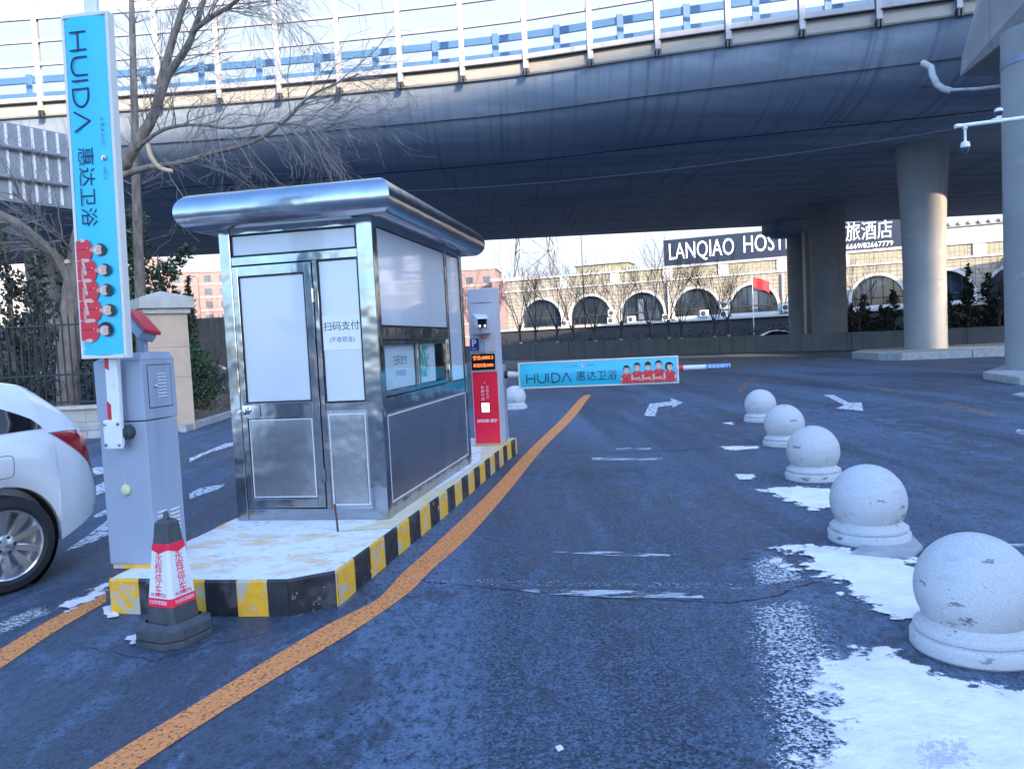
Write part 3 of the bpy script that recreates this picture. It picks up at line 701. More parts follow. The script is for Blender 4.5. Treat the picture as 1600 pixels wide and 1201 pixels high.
# notices
n1 = MB().box(.80, 1.105, .0145, .0165, 1.30, 1.56); n1 = n1.build('notice', M['paper'], bo)
ls = [text('扫码支付', .073, at(.955, .0135, 1.475), M['ink'], n1), text('(不收现金)', .045, at(.955, .0135, 1.375), M['grey_ink'], n1)]
for y0, z0, wd, ht, s1, s2 in ((.40, .975, .40, .32, .088, .058),):
    n2 = MB().box(BW-.0495, BW-.047, y0, y0+wd, z0, z0+ht).build('notice', M['white_print'], bo)
    ([text('扫码支付', s1, at(BW-.0462, y0+wd/2, z0+ht*.66, SIDE), M['ink'], n2), text('(不收现金)', s2, at(BW-.0462, y0+wd/2, z0+ht*.34, SIDE), M['grey_ink'], n2)])
n3 = MB().box(BW-.0615, BW-.0595, 1.20, 1.44, 1.02, 1.30).build('notice', P('green_poster', (.10, .42, .30), .5, chip=(14, (.75, .78, .76), .5, .56)), bo)

# ================================================================== BOOM WITH RAISED ARM (near) AND LOWERED ARM (far)
def printed_people(m, x0, z0, hgt, y, M_=None):          # five figures in red tops printed on the banner; m is an MB with 6 materials
    W = hgt*.50
    def ell(cx, cz, rx, rz, mi, yy, a0=0, a1=2*math.pi, n=18):
        vs = [(cx+rx*math.cos(a0+(a1-a0)*i/n), yy, cz+rz*math.sin(a0+(a1-a0)*i/n)) for i in range(n+1)]
        m.add(vs, [tuple(range(len(vs)))], mi)
    spec = [(0, .80, 0), (1, .90, 0), (2, .92, 1), (3, .96, 0), (4, .86, 2)]
    for k, top, style in [spec[0], spec[4], spec[1], spec[3], spec[2]]:
        cx = x0+W*(k+.5)*.94; d = y-.0004*(5-abs(k-2))*1.0; s = hgt; ht = z0+s*top
        sh = ht-.41*s; b = 1.62
        def X(f): return cx+f*b*s
        m.add([(X(-.135), d, z0), (X(-.155), d, sh-.10*s), (X(-.12), d, sh-.02*s), (X(-.045), d, sh+.03*s), (X(.045), d, sh+.03*s), (X(.12), d, sh-.02*s), (X(.155), d, sh-.10*s), (X(.135), d, z0)], [tuple(range(8))], 3)
        d2 = d-.0002
        for sg in (-1, 1): m.add([(X(sg*.165), d2, z0+.14*s), (X(sg*.168), d2, sh-.20*s), (X(sg*.150), d2, sh-.13*s), (X(sg*.118), d2, sh-.18*s), (X(sg*.120), d2, z0+.12*s)], [tuple(range(5))], 0)
        if k in (1, 2, 3):
            m.add([(X(-.15), d2, z0+.12*s), (X(-.13), d2, z0+.19*s), (X(.05), d2, z0+.25*s), (X(.07), d2, z0+.19*s)], [(0, 1, 2, 3)], 0)
            m.add([(X(.15), d2-.0001, z0+.10*s), (X(.14), d2-.0001, z0+.17*s), (X(-.03), d2-.0001, z0+.17*s), (X(-.05), d2-.0001, z0+.11*s)], [(0, 1, 2, 3)], 1)
        m.add([(X(-.02), d2, z0), (X(-.03), d2, sh-.06*s), (X(-.012), d2, sh-.06*s), (X(.004), d2, z0)], [(0, 1, 2, 3)], 4)
        m.add([(cx-.034*s, d2, sh+.08*s), (cx-.055*s, d2, sh+.01*s), (cx, d2, sh-.045*s), (cx+.055*s, d2, sh+.01*s), (cx+.034*s, d2, sh+.08*s)], [tuple(range(5))], 1)
        h = s*1.58; hz = sh+.135*h
        if style == 2: ell(cx-.03*h, hz, .098*h, .12*h, 2, d2-.0001)
        ell(cx, hz+.02*h, .092*h, .104*h, 2, d2-.0001)
        ell(cx, hz-.018*h, .074*h, .090*h, 0, d2-.0003)
        if style == 1: ell(cx, hz+.045*h, .07*h, .04*h, 2, d2-.0004)
        else: ell(cx, hz+.062*h, .055*h, .024*h, 2, d2-.0004)
        for sx in (-1, 1):
            ell(cx+sx*.028*h, hz-.002*h, .008*h, .004*h, 2, d2-.0005)
            ell(cx+sx*.028*h, hz+.016*h, .013*h, .0025*h, 2, d2-.0005)
        ell(cx, hz-.028*h, .009*h, .012*h, 1, d2-.0005)
        ell(cx, hz-.062*h, .026*h, .008*h, 5, d2-.0005)
        ell(cx-.05*s, sh-.10*s, .02*s, .008*s, 5, d2-.0002, n=8)
PM = [M['skin'], M['skin_shade'], M['hair'], M['shirt'], M['shirt_dark'], M['white_print']]
def banner(parent, Mt, L_, H_, th):
    """banner panel in its own frame: X along the arm, Z up, face at y=-th/2"""
    def fin(o): o.data.transform(Mt); return o
    b = MB()                                             # slightly bowed printed cloth around a frame
    K = 10; vs = []
    for i in range(K+1):
        z = H_*i/K; yb = -th/2-.018*math.sin(math.pi*i/K)
        vs += [(0, yb, z), (L_, yb, z)]
    b.add(vs, [(2*i, 2*i+1, 2*i+3, 2*i+2) for i in range(K)])
    vs = [(x, -y, z) for x, y, z in vs]
    b.add(vs, [(2*i+2, 2*i+3, 2*i+1, 2*i) for i in range(K)])
    pn = fin(b.build('banner', M['cyan'], parent, smooth=60))
    f = MB(); e = .022
    f.box(-e, 0, -th/2-.012, th/2+.012, -.006, H_+.006); f.box(L_, L_+e, -th/2-.012, th/2+.012, -.006, H_+.006)
    f.box(-e, L_+e, -th/2-.003, th/2+.003, -e, -.002); f.box(-e, L_+e, -th/2-.003, th/2+.003, H_+.002, H_+e)
    fin(f.build('banner_frame', M['cream'], pn, bevel=.003))
    y = -th/2-.021
    ll = []
    # thin line letters H U I D Λ drawn as bars
    x = L_*.045; zb = H_*.17; hh = H_*.38; t = H_*.045; lt = MB()
    def br(a, c):
        a = Vector((a[0], y, a[1])); c = Vector((c[0], y, c[1])); d = (c-a).normalized(); n_ = Vector((-d.z, 0, d.x))*t/2; d = d*t*.35
        lt.add([a-d-n_, c+d-n_, c+d+n_, a-d+n_], [(0, 1, 2, 3)])
    w_ = L_*.052
    br((x, zb), (x, zb+hh)); br((x+w_, zb), (x+w_, zb+hh)); br((x, zb+hh*.5), (x+w_, zb+hh*.5)); x += L_*.073
    pts = [(x, zb+hh)]+[(x+w_/2-w_/2*math.cos(math.pi*i/10), zb+hh*.34-hh*.34*math.sin(math.pi*i/10)) for i in range(11)]+[(x+w_, zb+hh)]
    for a, c in zip(pts, pts[1:]): br(a, c)
    x += L_*.068; br((x, zb), (x, zb+hh)); x += L_*.024
    pts = [(x, zb), (x, zb+hh)]+[(x+w_*.35+w_*.65*math.sin(math.pi*i/10), zb+hh/2+hh/2*math.cos(math.pi*i/10)) for i in range(11)]+[(x, zb)]
    for a, c in zip(pts, pts[1:]): br(a, c)
    x += L_*.066; br((x, zb), (x+w_*.55, zb+hh)); br((x+w_*.55, zb+hh), (x+w_*1.1, zb))
    ll.append(fin(lt.build('lettering', M['navy_ink'], pn)))
    ll.append(fin(text('惠达卫浴', H_*.44, at(L_*.497, y, H_*.36), M['navy_ink'], pn, sp=1.0, bold=0)))
    join(ll, 'lettering'); ll = []
    ll.append(fin(text('HUIDA', H_*.085, at(L_*.36, y, H_*.83), M['grey_ink'], pn)))
    ll.append(fin(text('中国女排', H_*.075, at(L_*.46, y, H_*.84), M['grey_ink'], pn)))
    [setattr(q_, 'name', 'small_print') for q_ in ll]
    em = MB()
    for cx, mi in ((L_*.405, 1), (L_*.408, 0)):
        pass
    def ell(cx, cz, r_, mi, yy):
        em.add([(cx+r_*math.cos(i*.5236), yy, cz+r_*math.sin(i*.5236)) for i in range(12)], [tuple(range(12))], mi)
    ell(L_*.415, H_*.83, H_*.06, 0, y); ell(L_*.418, H_*.845, H_*.032, 1, y-.0006)
    fin(em.build('emblem', [M['white_print'], M['red_paint']], pn)); em = MB()
    for i, dx in enumerate((-.016, 0, .016)): em.add([(L_*(.315+dx)-.012, y, H_*.80), (L_*(.315+dx)+.012, y, H_*.80), (L_*(.315+dx), y, H_*(.86+.03*(i == 1)))], [(0, 1, 2)], 2)
    fin(em.build('emblem', [M['white_print'], M['red_paint'], P('emblem_green', (.12, .38, .30), .5)], pn))
    pp = MB(); printed_people(pp, L_*.655, .006, H_*.95, y-.002); fin(pp.build('printed_figures', PM, pn))
    fin(text('本广告位招租', H_*.05, at(L_*.965, y, H_*.07), M['white_print'], pn, name='small_print'))
    return pn

# near machine
cabx = Vector((-2.26, 4.71))
nb = thing('barrier_machine', 'grey boom barrier with its banner arm raised upright beside the cone', 'boom barrier', (cabx.x, cabx.y, IH), R(-11))
CW, CD = .325, .32                                       # local X from -CW to 0, local Y 0..CD
mb = MB(); mb.box(-CW, 0, 0, CD, .03, .92); cb_ = mb.build('cabinet', M['cab'], nb, bevel=.008)
mb = MB(); mb.box(-CW+.012, -.012, .012, CD-.012, .0, .03); mb.build('base_plinth', M['yellow'], cb_)
mb = MB(); mb.prism([(-CW-.004, -.004), (.004, -.004), (.004, CD+.004), (-CW-.004, CD+.004)], .926, 1.30)
vs = [(-CW-.004, -.004, 1.30), (.004, -.004, 1.30), (.004, CD+.004, 1.30), (-CW-.004, CD+.004, 1.30), (-CW+.09, .03, 1.345), (-.012, .03, 1.345), (-.012, CD-.02, 1.345), (-CW+.09, CD-.02, 1.345)]
mb.add(vs, [(0, 1, 5, 4), (1, 2, 6, 5), (2, 3, 7, 6), (3, 0, 4, 7), (4, 5, 6, 7)]); mb.build('hood', M['cab'], nb, bevel=.006)
mb = MB(); mb.box(.0045, .0075, .05, .27, 1.0, 1.26); dd = mb.build('hatch', M['cab'], nb, bevel=.002)
mb = MB(); gasket = [(.05, .27, 1.0, 1.26)]
mb.box(.0042, .006, .044, .276, .994, 1.0); mb.box(.0042, .006, .044, .276, 1.26, 1.266); mb.box(.0042, .006, .044, .05, 1.0, 1.26); mb.box(.0042, .006, .27, .276, 1.0, 1.26); mb.build('hatch_seam', M['cab_dark'], nb)
mb = MB()
for i in range(8): mb.box(.0075, .013, .135, .215, 1.06+i*.0205, 1.066+i*.0205)
mb.build('vent_slots', M['white_paint'], dd, bevel=.001)
mb = MB(); mb.M = Matrix.Translation((.0075, .105, 1.13)) @ Matrix.Rotation(R(90), 4, 'Y'); mb.lathe([(.012, 0), (.012, .008), (.006, .010), (0, .011)], 12, cap=False); mb.build('lock', M['chrome'], dd, smooth=40)
mb = MB()
for i in range(9):
    mb.box(.0005, .009, .05, .13, .13+i*.026, .139+i*.026)
mb.build('vent_slots', M['white_paint'], cb_, bevel=.001)
mb = MB()
for i in range(9): mb.box(.0005, .009, .17, .26, .12+i*.026, .129+i*.026)
mb.build('vent_slots', M['white_paint'], cb_, bevel=.001)
mb = MB(); mb.M = Matrix.Translation((-.165, -.001, .50)) @ Matrix.Rotation(R(90), 4, 'X'); mb.lathe([(.034, 0), (.033, .012), (.022, .02), (0, .022)], 20, cap=False); mb.M = Matrix.Identity(4); mb.box(-.172, -.166, -.004, -.001, .53, .60); mb.build('lock_cover', M['sole'], cb_, smooth=40)
# hub, clamp, arm
ax = -CW+.180
mb = MB(); mb.M = Matrix.Translation((ax+.03, 0, .86)) @ Matrix.Rotation(R(90), 4, 'X'); mb.lathe([(.045, 0), (.045, .05), (.03, .055), (.03, .10)], 20); mb.build('hub', M['cab_dark'], nb, smooth=40)
mb = MB(); mb.box(ax-.06, ax+.06, -.115, -.095, .77, .945); cl = mb.build('clamp', M['white_paint'], nb, bevel=.006)
mb = MB()
for dx in (-.045, .045):
    for z in (.795, .92):
        mb.M = Matrix.Translation((ax+dx, -.115, z)) @ Matrix.Rotation(R(90), 4, 'X'); mb.lathe([(.011, 0), (.011, .006), (.006, .010)], 6)
pieces(mb.build('bolt', M['steel'], cl))
mb = MB(); mb.box(ax-.042, ax+.042, -.095, -.055, .78, 4.6); arm = mb.build('arm', M['white_paint'], nb, bevel=.01)
TI = Matrix.Translation((ax, 0, .86)) @ Matrix.Rotation(R(1.3), 4, 'Y') @ Matrix.Translation((-ax, 0, -.86)); arm.data.transform(TI)
mb = MB()
for z0 in (.952, 1.26, 3.22, 3.6, 3.9): mb.add([(ax-.040, -.0958, z0), (ax-.012, -.0958, z0-.015), (ax-.012, -.0958, z0+.085), (ax-.040, -.0958, z0+.11)], [(0, 1, 2, 3)])
o = mb.build('red_stripe', M['red_paint'], arm); o.data.transform(TI); pieces(o)
# banner frame: its X axis (along the arm) points down on the raised arm, its top points to the right
zt = 3.30
Mt = TI @ Matrix.Translation((ax-.135, -.115, zt)) @ Matrix(((0, 0, 1, 0), (0, 1, 0, 0), (-1, 0, 0, 0), (0, 0, 0, 1)))
banner(arm, Mt, 1.96, .265, .05)

# hooded camera behind the banner, on top of the cabinet
sc_ = thing('hooded_camera', 'small red and grey hooded camera poking out behind the upright banner', 'camera', (-2.36, 4.96, IH+1.33), R(-11))
mb = MB(); mb.box(-.02, .025, -.02, .02, 0, .10); mb.box(-.05, .055, -.05, .05, 0, .008); mb.build('stand', M['cab'], sc_, bevel=.003)
mb = MB(); mb.M = Matrix.Translation((.0, 0, .17)) @ Matrix.Rotation(R(38), 4, 'Y') @ Matrix.Rotation(R(-20), 4, 'Z'); mb.box(-.13, .10, -.055, .055, -.04, .03); mb.build('housing', M['cab'], sc_, bevel=.015)
mb = MB(); mb.M = Matrix.Translation((.0, 0, .17)) @ Matrix.Rotation(R(38), 4, 'Y') @ Matrix.Rotation(R(-20), 4, 'Z'); mb.box(-.15, .115, -.062, .062, .031, .055); mb.box(-.15, -.131, -.06, .06, -.045, .031); mb.build('red_hood', M['red_paint'], sc_, bevel=.01)

# kiosk at the far end of the island
ks = thing('parking_terminal', 'tall grey parking terminal with red front and orange display beyond the booth', 'parking terminal', (-.505, 9.70, IH), R(-11))
KW, KD, KH = .345, .30, 1.98
mb = MB(); mb.box(0, KW, 0, KD, .02, KH); body = mb.build('housing', M['white_paint'] if False else P('terminal_grey', (.55, .55, .57), .4, var=(2, (.50, .50, .53))), ks, bevel=.008)
mb = MB(); mb.box(-.01, KW+.01, -.01, KD+.01, 0, .02); mb.build('base_plate', M['yellow'], ks)
mb = MB(); mb.box(.012, KW-.012, -.006, -.001, .035, .94); rp = mb.build('red_front', M['red_plate'], ks, bevel=.003)
mb = MB(); mb.box(.012, KW-.03, -.02, -.001, .965, 1.165); dp = mb.build('display', M['led_black'], ks, bevel=.004)
ls = [text('空位:0000.3', .058, at(.165, -.0215, 1.115), M['led'], dp, xs=.92), text('欢迎光临:0000', .052, at(.165, -.0215, 1.02), M['led'], dp, xs=.80)]
join(ls, 'display_text')
mb = MB(); mb.box(.105, .225, -.014, -.006, .42, .56); sb = mb.build('scanner_window', M['trim'], rp, bevel=.004)
mb = MB(); mb.box(.117, .213, -.018, -.0141, .432, .548); mb.build('scanner_light', M['scan'], sb, bevel=.003)
ls = [text('DOOR', .052, at(.125, -.0075, .32), M['white_print'], rp, bold=.002), text('道尔', .046, at(.26, -.0075, .32), M['white_print'], rp, bold=.001)]
la = []; lb_ = []
for i, chh in enumerate('车牌识别'): la.append(text(chh, .042, at(.135, -.0075, .74-i*.048), M['white_print'], rp))
for i, chh in enumerate('扫码支付'): lb_.append(text(chh, .036, at(.195, -.0075, .74-i*.042), M['white_print'], rp))
ls.append(text('¥', .03, at(.165, -.0075, .80), M['white_print'], rp))
join(la, 'lettering'); join(lb_, 'lettering')
mb = MB(); mb.box(.01, .115, -.03, -.001, 1.21, 1.36); ps = mb.build('parking_sign', M['blue_sign'], ks, bevel=.004)
join([text('P', .12, at(.062, -.0315, 1.30), M['white_print'], ps, bold=.003), text('停车场', .022, at(.062, -.0315, 1.23), M['white_print'], ps)], 'lettering')
mb = MB(); mb.box(.05, KW-.05, -.003, -.001, 1.80, 1.806); mb.box(.02, KW-.02, -.003, -.001, 1.18, 1.184); mb.build('panel_seam', M['cab_dark'], ks)
cm = thing('plate_camera', 'white number plate camera on a bracket on the red fronted terminal', 'camera', (-.505, 9.70, IH), R(-11))
mb = MB(); mb.box(.06, .28, -.14, -.004, 1.415, 1.43); mb.box(.14, .20, -.06, -.004, 1.18, 1.414); mb.tube([(.17, -.07, 1.431), (.17, -.07, 1.50)], .018, 10); mb.build('bracket', M['cab'], cm)
mb = MB(); mb.M = Matrix.Translation((.17, -.07, 1.57)) @ Matrix.Rotation(R(22), 4, 'Z') @ Matrix.Rotation(R(12), 4, 'X')
mb.box(-.065, .065, -.13, .22, -.06, .06); mb.box(-.075, .075, -.19, .2, .0601, .075); mb.build('housing', M['white_paint'], cm, bevel=.012)
mb.v = []; mb.f = []; mb.m = []; mb.box(-.056, .056, -.136, -.1301, -.052, .052); lf = mb.build('lens_plate', M['led_black'], cm, bevel=.004)
q = MB(); q.M = mb.M
for dx in (-.033, .033): q.lathe([(.014, 0), (.014, .004)], 12, (dx, 0, 0)); 
q = MB()
for dx in (-.032, .032):
    q.M = mb.M @ Matrix.Translation((dx, -.1365, -.03)) @ Matrix.Rotation(R(90), 4, 'X'); q.lathe([(.013, 0), (.012, .003), (0, .004)], 12, cap=False)
pieces(q.build('lamp', M['scan'], lf, smooth=40))
q = MB(); q.M = Matrix.Translation((.205, -.10, 1.35)); q.lathe([(.0, 0), (.03, .01), (.035, .05), (.03, .062)], 14, cap=False); q.build('red_beacon', P('beacon', (.35, .06, .03), .3), cm, smooth=40)

# far barrier, boom lowered across the lane
fb = thing('barrier_machine', 'lowered boom barrier with a horizontal banner across the middle lane', 'boom barrier', (-.40, 10.10, IH), R(-5))
mb = MB(); mb.box(0, .30, 0, .30, 0, 1.0); mb.build('cabinet', M['cab'], fb, bevel=.01)
mb = MB(); mb.M = Matrix.Translation((.301, .10, .87)) @ Matrix.Rotation(R(90), 4, 'Y'); mb.lathe([(.05, 0), (.05, .03), (.035, .05), (.035, .11)], 18); mb.build('hub', M['steel_dark'], fb, smooth=40)
mb = MB(); mb.tube([(.36, .06, .87), (.5, .02, .865), (3.15, -.30, .865)], [.045, .034, .03], 12); fa = mb.build('arm', M['white_paint'], fb, smooth=50)
mb = MB(); d_ = Vector((2.65, -.32, 0)).normalized(); a = Vector((.5, .02, .865))
mb.tube([a+d_*2.38, a+d_*2.66], .0335, 12); mb.build('tip_sleeve', M['tip_blue'], fa, smooth=50)
mb = MB()
for s0 in (.005, 2.03): mb.tube([a+d_*s0, a+d_*(s0+.07)], .0345, 12)
mb.build('red_stripe', M['red_paint'], fa, smooth=50)
ga = math.atan2(-.32, 2.65)
text('请减速慢行', .05, Matrix.Translation(a+d_*2.52) @ Matrix.Rotation(ga, 4, 'Z') @ Matrix.Translation((0, -.036, 0)) @ FRONT, M['white_print'], fa)
banner(fa, Matrix.Translation(a+d_*.02+Vector((0, -.03, -.165))) @ Matrix.Rotation(ga, 4, 'Z') @ Matrix.Rotation(R(.0), 4, 'Y'), 2.0, .30, .05)

# ================================================================== CONE
cp = G(270, 985); cn = thing('traffic_cone', 'dark rubber square cone in a white and red sleeve before the island', 'traffic cone', (-1.89, 4.09, 0), R(-24)); cn.scale = (.84, .84, 1)
mb = MB()
def octa(r, c): return [(r, -c), (r, c), (c, r), (-c, r), (-r, c), (-r, -c), (-c, -r), (c, -r)]
for z0, z1, r in ((0, .035, .205), (.04, .09, .20)): mb.prism(octa(r, r*.55), z0, z1)
mb.prism(octa(.19, .10), .034, .041)
vs = [(x, y, z) for r, z in ((.175, .09), (.135, .115)) for x, y in octa(r, r*.72)]; n = 8
mb.add(vs, [(i, (i+1) % n, n+(i+1) % n, n+i) for i in range(n)]); 
mb.build('base', M['cone'], cn, bevel=.006)
def fr_rings(rs, n=8):
    m = MB(); vs = [(x, y, z) for r, z in rs for x, y in octa(r, r*.80)]
    m.add(vs, [(k*n+i, k*n+(i+1) % n, (k+1)*n+(i+1) % n, (k+1)*n+i) for k in range(len(rs)-1) for i in range(n)]+[tuple((len(rs)-1)*n+i for i in range(n))]); return m
body = fr_rings([(.118, .11), (.060, .60), (.055, .635), (.036, .65)]); body.build('body', M['cone'], cn, smooth=28)
mb = MB(); mb.M = Matrix.Rotation(R(45), 4, 'Z'); mb.tube([(0, .030*math.cos(t*math.pi/8), .643+.036*math.sin(t*math.pi/8)) for t in range(9)], .017, 8); mb.build('loop', M['cone'], cn, smooth=60)
def rz_(z): return .118+(.058-.118)*(z-.11)/.51
slv = fr_rings([(rz_(.20)+.003, .20), (rz_(.53)+.003, .53)]); slv.f = slv.f[:-1]; slv.m = slv.m[:-1]; sl_ = slv.build('sleeve', M['white_paint'], cn)
tilt = math.atan((.118-.058)/.51)
for z0, z1 in ((.20, .245), (.495, .53)):
    mb = MB()
    for k in range(4):
        rot = Matrix.Rotation(k*math.pi/2, 4, 'Z')
        r0, r1 = rz_(z0)+.0042, rz_(z1)+.0042
        pts = [(r0*.80, -r0, z0), (r0, -r0*.80, z0), (r1, -r1*.80, z1), (r1*.80, -r1, z1), (-r0*.80, -r0, z0), (-r1*.80, -r1, z1)]
        zz = z0-.018; mid = (0, -(rz_(zz)+.0042), zz)
        mb.add([rot @ Vector(p) for p in pts+[mid]], [(0, 1, 2, 3), (4, 6, 0, 3, 5)] if z0 > .4 else [(0, 1, 2, 3), (4, 0, 3, 5)])
    mb.build('red_band', M['cone_red'], sl_)
for k in range(4):
    rot = Matrix.Rotation(k*math.pi/2, 4, 'Z'); ls = []
    def cm_(z, dx=0): return rot @ Matrix.Translation((dx, -(rz_(z)+.0046), z)) @ Matrix.Rotation(R(90)-tilt, 4, 'X')
    for i, chh in enumerate('永辉停车'): ls.append(text(chh, .066, cm_(.455-i*.058), M['cone_red'], sl_))
    ls.append(text('041184802706', .030, cm_(.262), M['cone_red'], sl_, xs=.72))
    ls.append(text('专业停车管理服务', .024, cm_(.222), M['white_print'], sl_, xs=.8))
    join(ls, 'lettering')

# ================================================================== STONE BALLS
prof = [(.262, 0), (.270, .010), (.270, .060), (.262, .072), (.246, .078), (.255, .088), (.254, .104), (.240, .114), (.226, .120), (.218, .132), (.212, .146)]
def ball_thing(loc, label, rz):
    t = thing('stone_ball_bollard', label, 'bollard', loc, rz, 'granite ball bollards'); return t
t0 = ball_thing((2.06, 3.45, 0), 'largest pale granite ball bollard, nearest one, standing in the snow', .3)
mb = MB(); mb.lathe(prof, 64); mb.build('base', M['granite'], t0, smooth=35)
mb = MB(); rb = .250; zb = .278
mb.lathe([(max(.0005, rb*math.sin(math.pi*i/40)), zb-rb*math.cos(math.pi*i/40)) for i in range(13, 41)], 64, cap=False); mb.build('ball', M['granite'], t0, smooth=60)
for loc, lb, rz in (((2.44, 5.31, 0), 'second granite ball bollard from the front, on a pale concrete strip', 1.7), ((2.95, 7.58, 0), 'third granite ball bollard from the front, with dark scuffs', 2.9),
                    ((3.48, 9.87, 0), 'fourth granite ball bollard, just before the farthest of the right row', 4.1), ((4.06, 12.6, 0), 'farthest granite ball bollard of the row on the right', 5.2),
                    ((.05, 17.3, 0), 'granite ball bollard standing alone behind the red terminal', .9)):
    dup(t0, loc, rz, lb)
mb = MB(); p = g2((1330, 868), (1405, 820), (1442, 858), (1420, 876)); mb.prism(p, -.01, .03)
tag(mb.build('concrete_strip', M['kerbstone'], bevel=.008, fixn=True), 'short pale concrete strip under the second ball bollard', 'kerb', kind='structure')

# ================================================================== CARS
def interp(tab, x):
    if x <= tab[0][0]: return tab[0][1]
    for (x0, a), (x1, b) in zip(tab, tab[1:]):
        if x <= x1:
            t = (x-x0)/(x1-x0); return a+(b-a)*t
    return tab[-1][1]
def make_car(label, paint, loc, rz, sedan=False, cat='car'):
    T = thing('parked_car' if cat != 'car' else 'car', label, 'car', loc, rz)
    if sedan: top = [(-2.25, .62), (-2.22, .86), (-2.1, .98), (-1.5, 1.03), (-1.1, 1.18), (-.7, 1.34), (-.2, 1.42), (.3, 1.40), (.7, 1.24), (1.15, 1.0), (1.6, .94), (2.05, .84), (2.22, .72), (2.3, .52)]
    else: top = [(-2.2, .60), (-2.17, .90), (-2.08, 1.06), (-1.95, 1.24), (-1.78, 1.40), (-1.5, 1.455), (-1.0, 1.485), (-.4, 1.50), (.1, 1.47), (.55, 1.32), (1.1, 1.02), (1.5, .97), (2.0, .86), (2.2, .74), (2.3, .55)]
    wid = [(-2.22, .60), (-2.16, .70), (-2.0, .80), (-1.75, .875), (-1.4, .90), (-1, .91), (1, .91), (1.7, .87), (2.05, .76), (2.2, .62), (2.3, .40)]
    bel = [(-2.2, 1.0), (-1.7, 1.04), (0, .98), (1.0, .93), (2.3, .85)]
    WX = (-1.43, 1.35); RA = .385; WZ = .325
    def smoothtab(tab, x, h=.05): return (interp(tab, x-h)+2*interp(tab, x)+interp(tab, x+h))/4
    def sec(x):
        zt = smoothtab(top, x); w_ = smoothtab(wid, x); be = min(smoothtab(bel, x), zt-.035)
        zb = .24+(.16*max(0, (-x-1.75)/.45) if x < -1.75 else 0)+(.05*max(0, (x-1.8)/.5))
        arch = 0
        for c in WX:
            if abs(x-c) < RA: arch = max(arch, WZ+math.sqrt(RA*RA-(x-c)**2))
        zs = max(zb, arch)
        g_ = max(0.0, min(1.0, (zt-be)/.35)); wr = w_*(.93-.20*g_)
        P_ = [(0, zb), (w_*.80, zb), (w_*.80, zs), (w_*.955, zs), (w_*.985, zs+(be-zs)*.18), (w_, zs+(be-zs)*.55), (w_*.985, zs+(be-zs)*.80), (w_*.955, be-.01), (w_*.925, be+.012)]
        for s_ in (.33, .66, .88): P_.append((w_*.925+(wr-w_*.925)*s_**1.2, be+.012+(zt-.055*g_-be-.012)*s_))
        P_ += [(wr*.90, zt-.030*g_-.004), (wr*.70, zt-.010*g_-.002), (wr*.35, zt), (0, zt+.002)]
        return P_
    xs = set([-2.2+i*.05 for i in range(91)])
    for c in WX:
        for i in range(25): xs.add(c-RA*math.cos(math.pi*i/24))
        xs.add(c-RA-.002); xs.add(c+RA+.002)
    xs = sorted(x for x in xs if -2.2 <= x <= 2.3)
    m = MB(); n = None; vs = []
    for x in xs:
        s_ = sec(x); ring_ = [(x, y, z) for y, z in s_]+[(x, -y, z) for y, z in s_[-2:0:-1]]
        n = len(ring_); vs += ring_
    fs = [(i*n+j, i*n+(j+1) % n, (i+1)*n+(j+1) % n, (i+1)*n+j) for i in range(len(xs)-1) for j in range(n)]
    fs += [tuple(range(n)), tuple((len(xs)-1)*n+j for j in range(n))[::-1]]
    m.add(vs, fs); body = m.build('body', paint, T, smooth=50, fixn=True)
    def gsurf(x, s_, sgn, off=.004):                      # on the glasshouse side
        P_ = sec(x); k0 = P_[8]; k1 = P_[11]; y = k0[0]+(k1[0]-k0[0])*s_**1.2; z = k0[1]+(k1[1]-k0[1])*s_
        return (x, sgn*(y+off), z+off*.3)
    def pane(name, x0, x1, lo, hi, sgn, mat):
        q = MB(); K = 14; vs = []
        for i in range(K+1):
            x = x0+(x1-x0)*i/K
            for j in range(5): vs.append(gsurf(x, lo(x)+(hi(x)-lo(x))*j/4, sgn))
        q.add(vs, [(i*5+j, i*5+j+1, (i+1)*5+j+1, (i+1)*5+j) for i in range(K) for j in range(4)]); return q.build(name, mat, T, smooth=60, fixn=True)
    hi0 = lambda x: .93
    for sgn in (1, -1):
        if sedan: rng = [(-1.0, -.55), (-.5, .0), (.05, .75)]
        else: rng = [(-1.75, -.98), (-.93, -.02), (.03, .72)]
        def lo_(x): return .06
        def hi_(x):
            a = .9
            if x < rng[0][0]+.55: a = min(a, .12+.78*((x-rng[0][0])/.55)**.6 if x > rng[0][0] else .12)
            if x > rng[2][1]-.35: a = min(a, .9-.55*((x-rng[2][1]+.35)/.35))
            return a
        for a, b in rng: pane('side_window', a, b, lo_, hi_, sgn, M['car_glass'])
    def top_pane(name, x0, x1, fr0):
        q = MB(); K = 12; vs = []
        for i in range(K+1):
            x = x0+(x1-x0)*i/K; P_ = sec(x)
            for j in range(9):
                f = -1+j/4; y = P_[12][0]*fr0*f; z = interp([(0, P_[15][1]), (P_[14][0], P_[14][1]), (P_[13][0], P_[13][1]), (P_[12][0], P_[12][1])], abs(y)); vs.append((x, y, z+.006))
        q.add(vs, [(i*9+j, i*9+j+1, (i+1)*9+j+1, (i+1)*9+j) for i in range(K) for j in range(8)]); q.build(name, M['car_glass'], T, smooth=60, fixn=True)
    top_pane('windscreen', .2 if not sedan else .35, 1.05, .98); top_pane('rear_window', -2.05 if not sedan else -1.45, -1.62 if not sedan else -.8, .95)
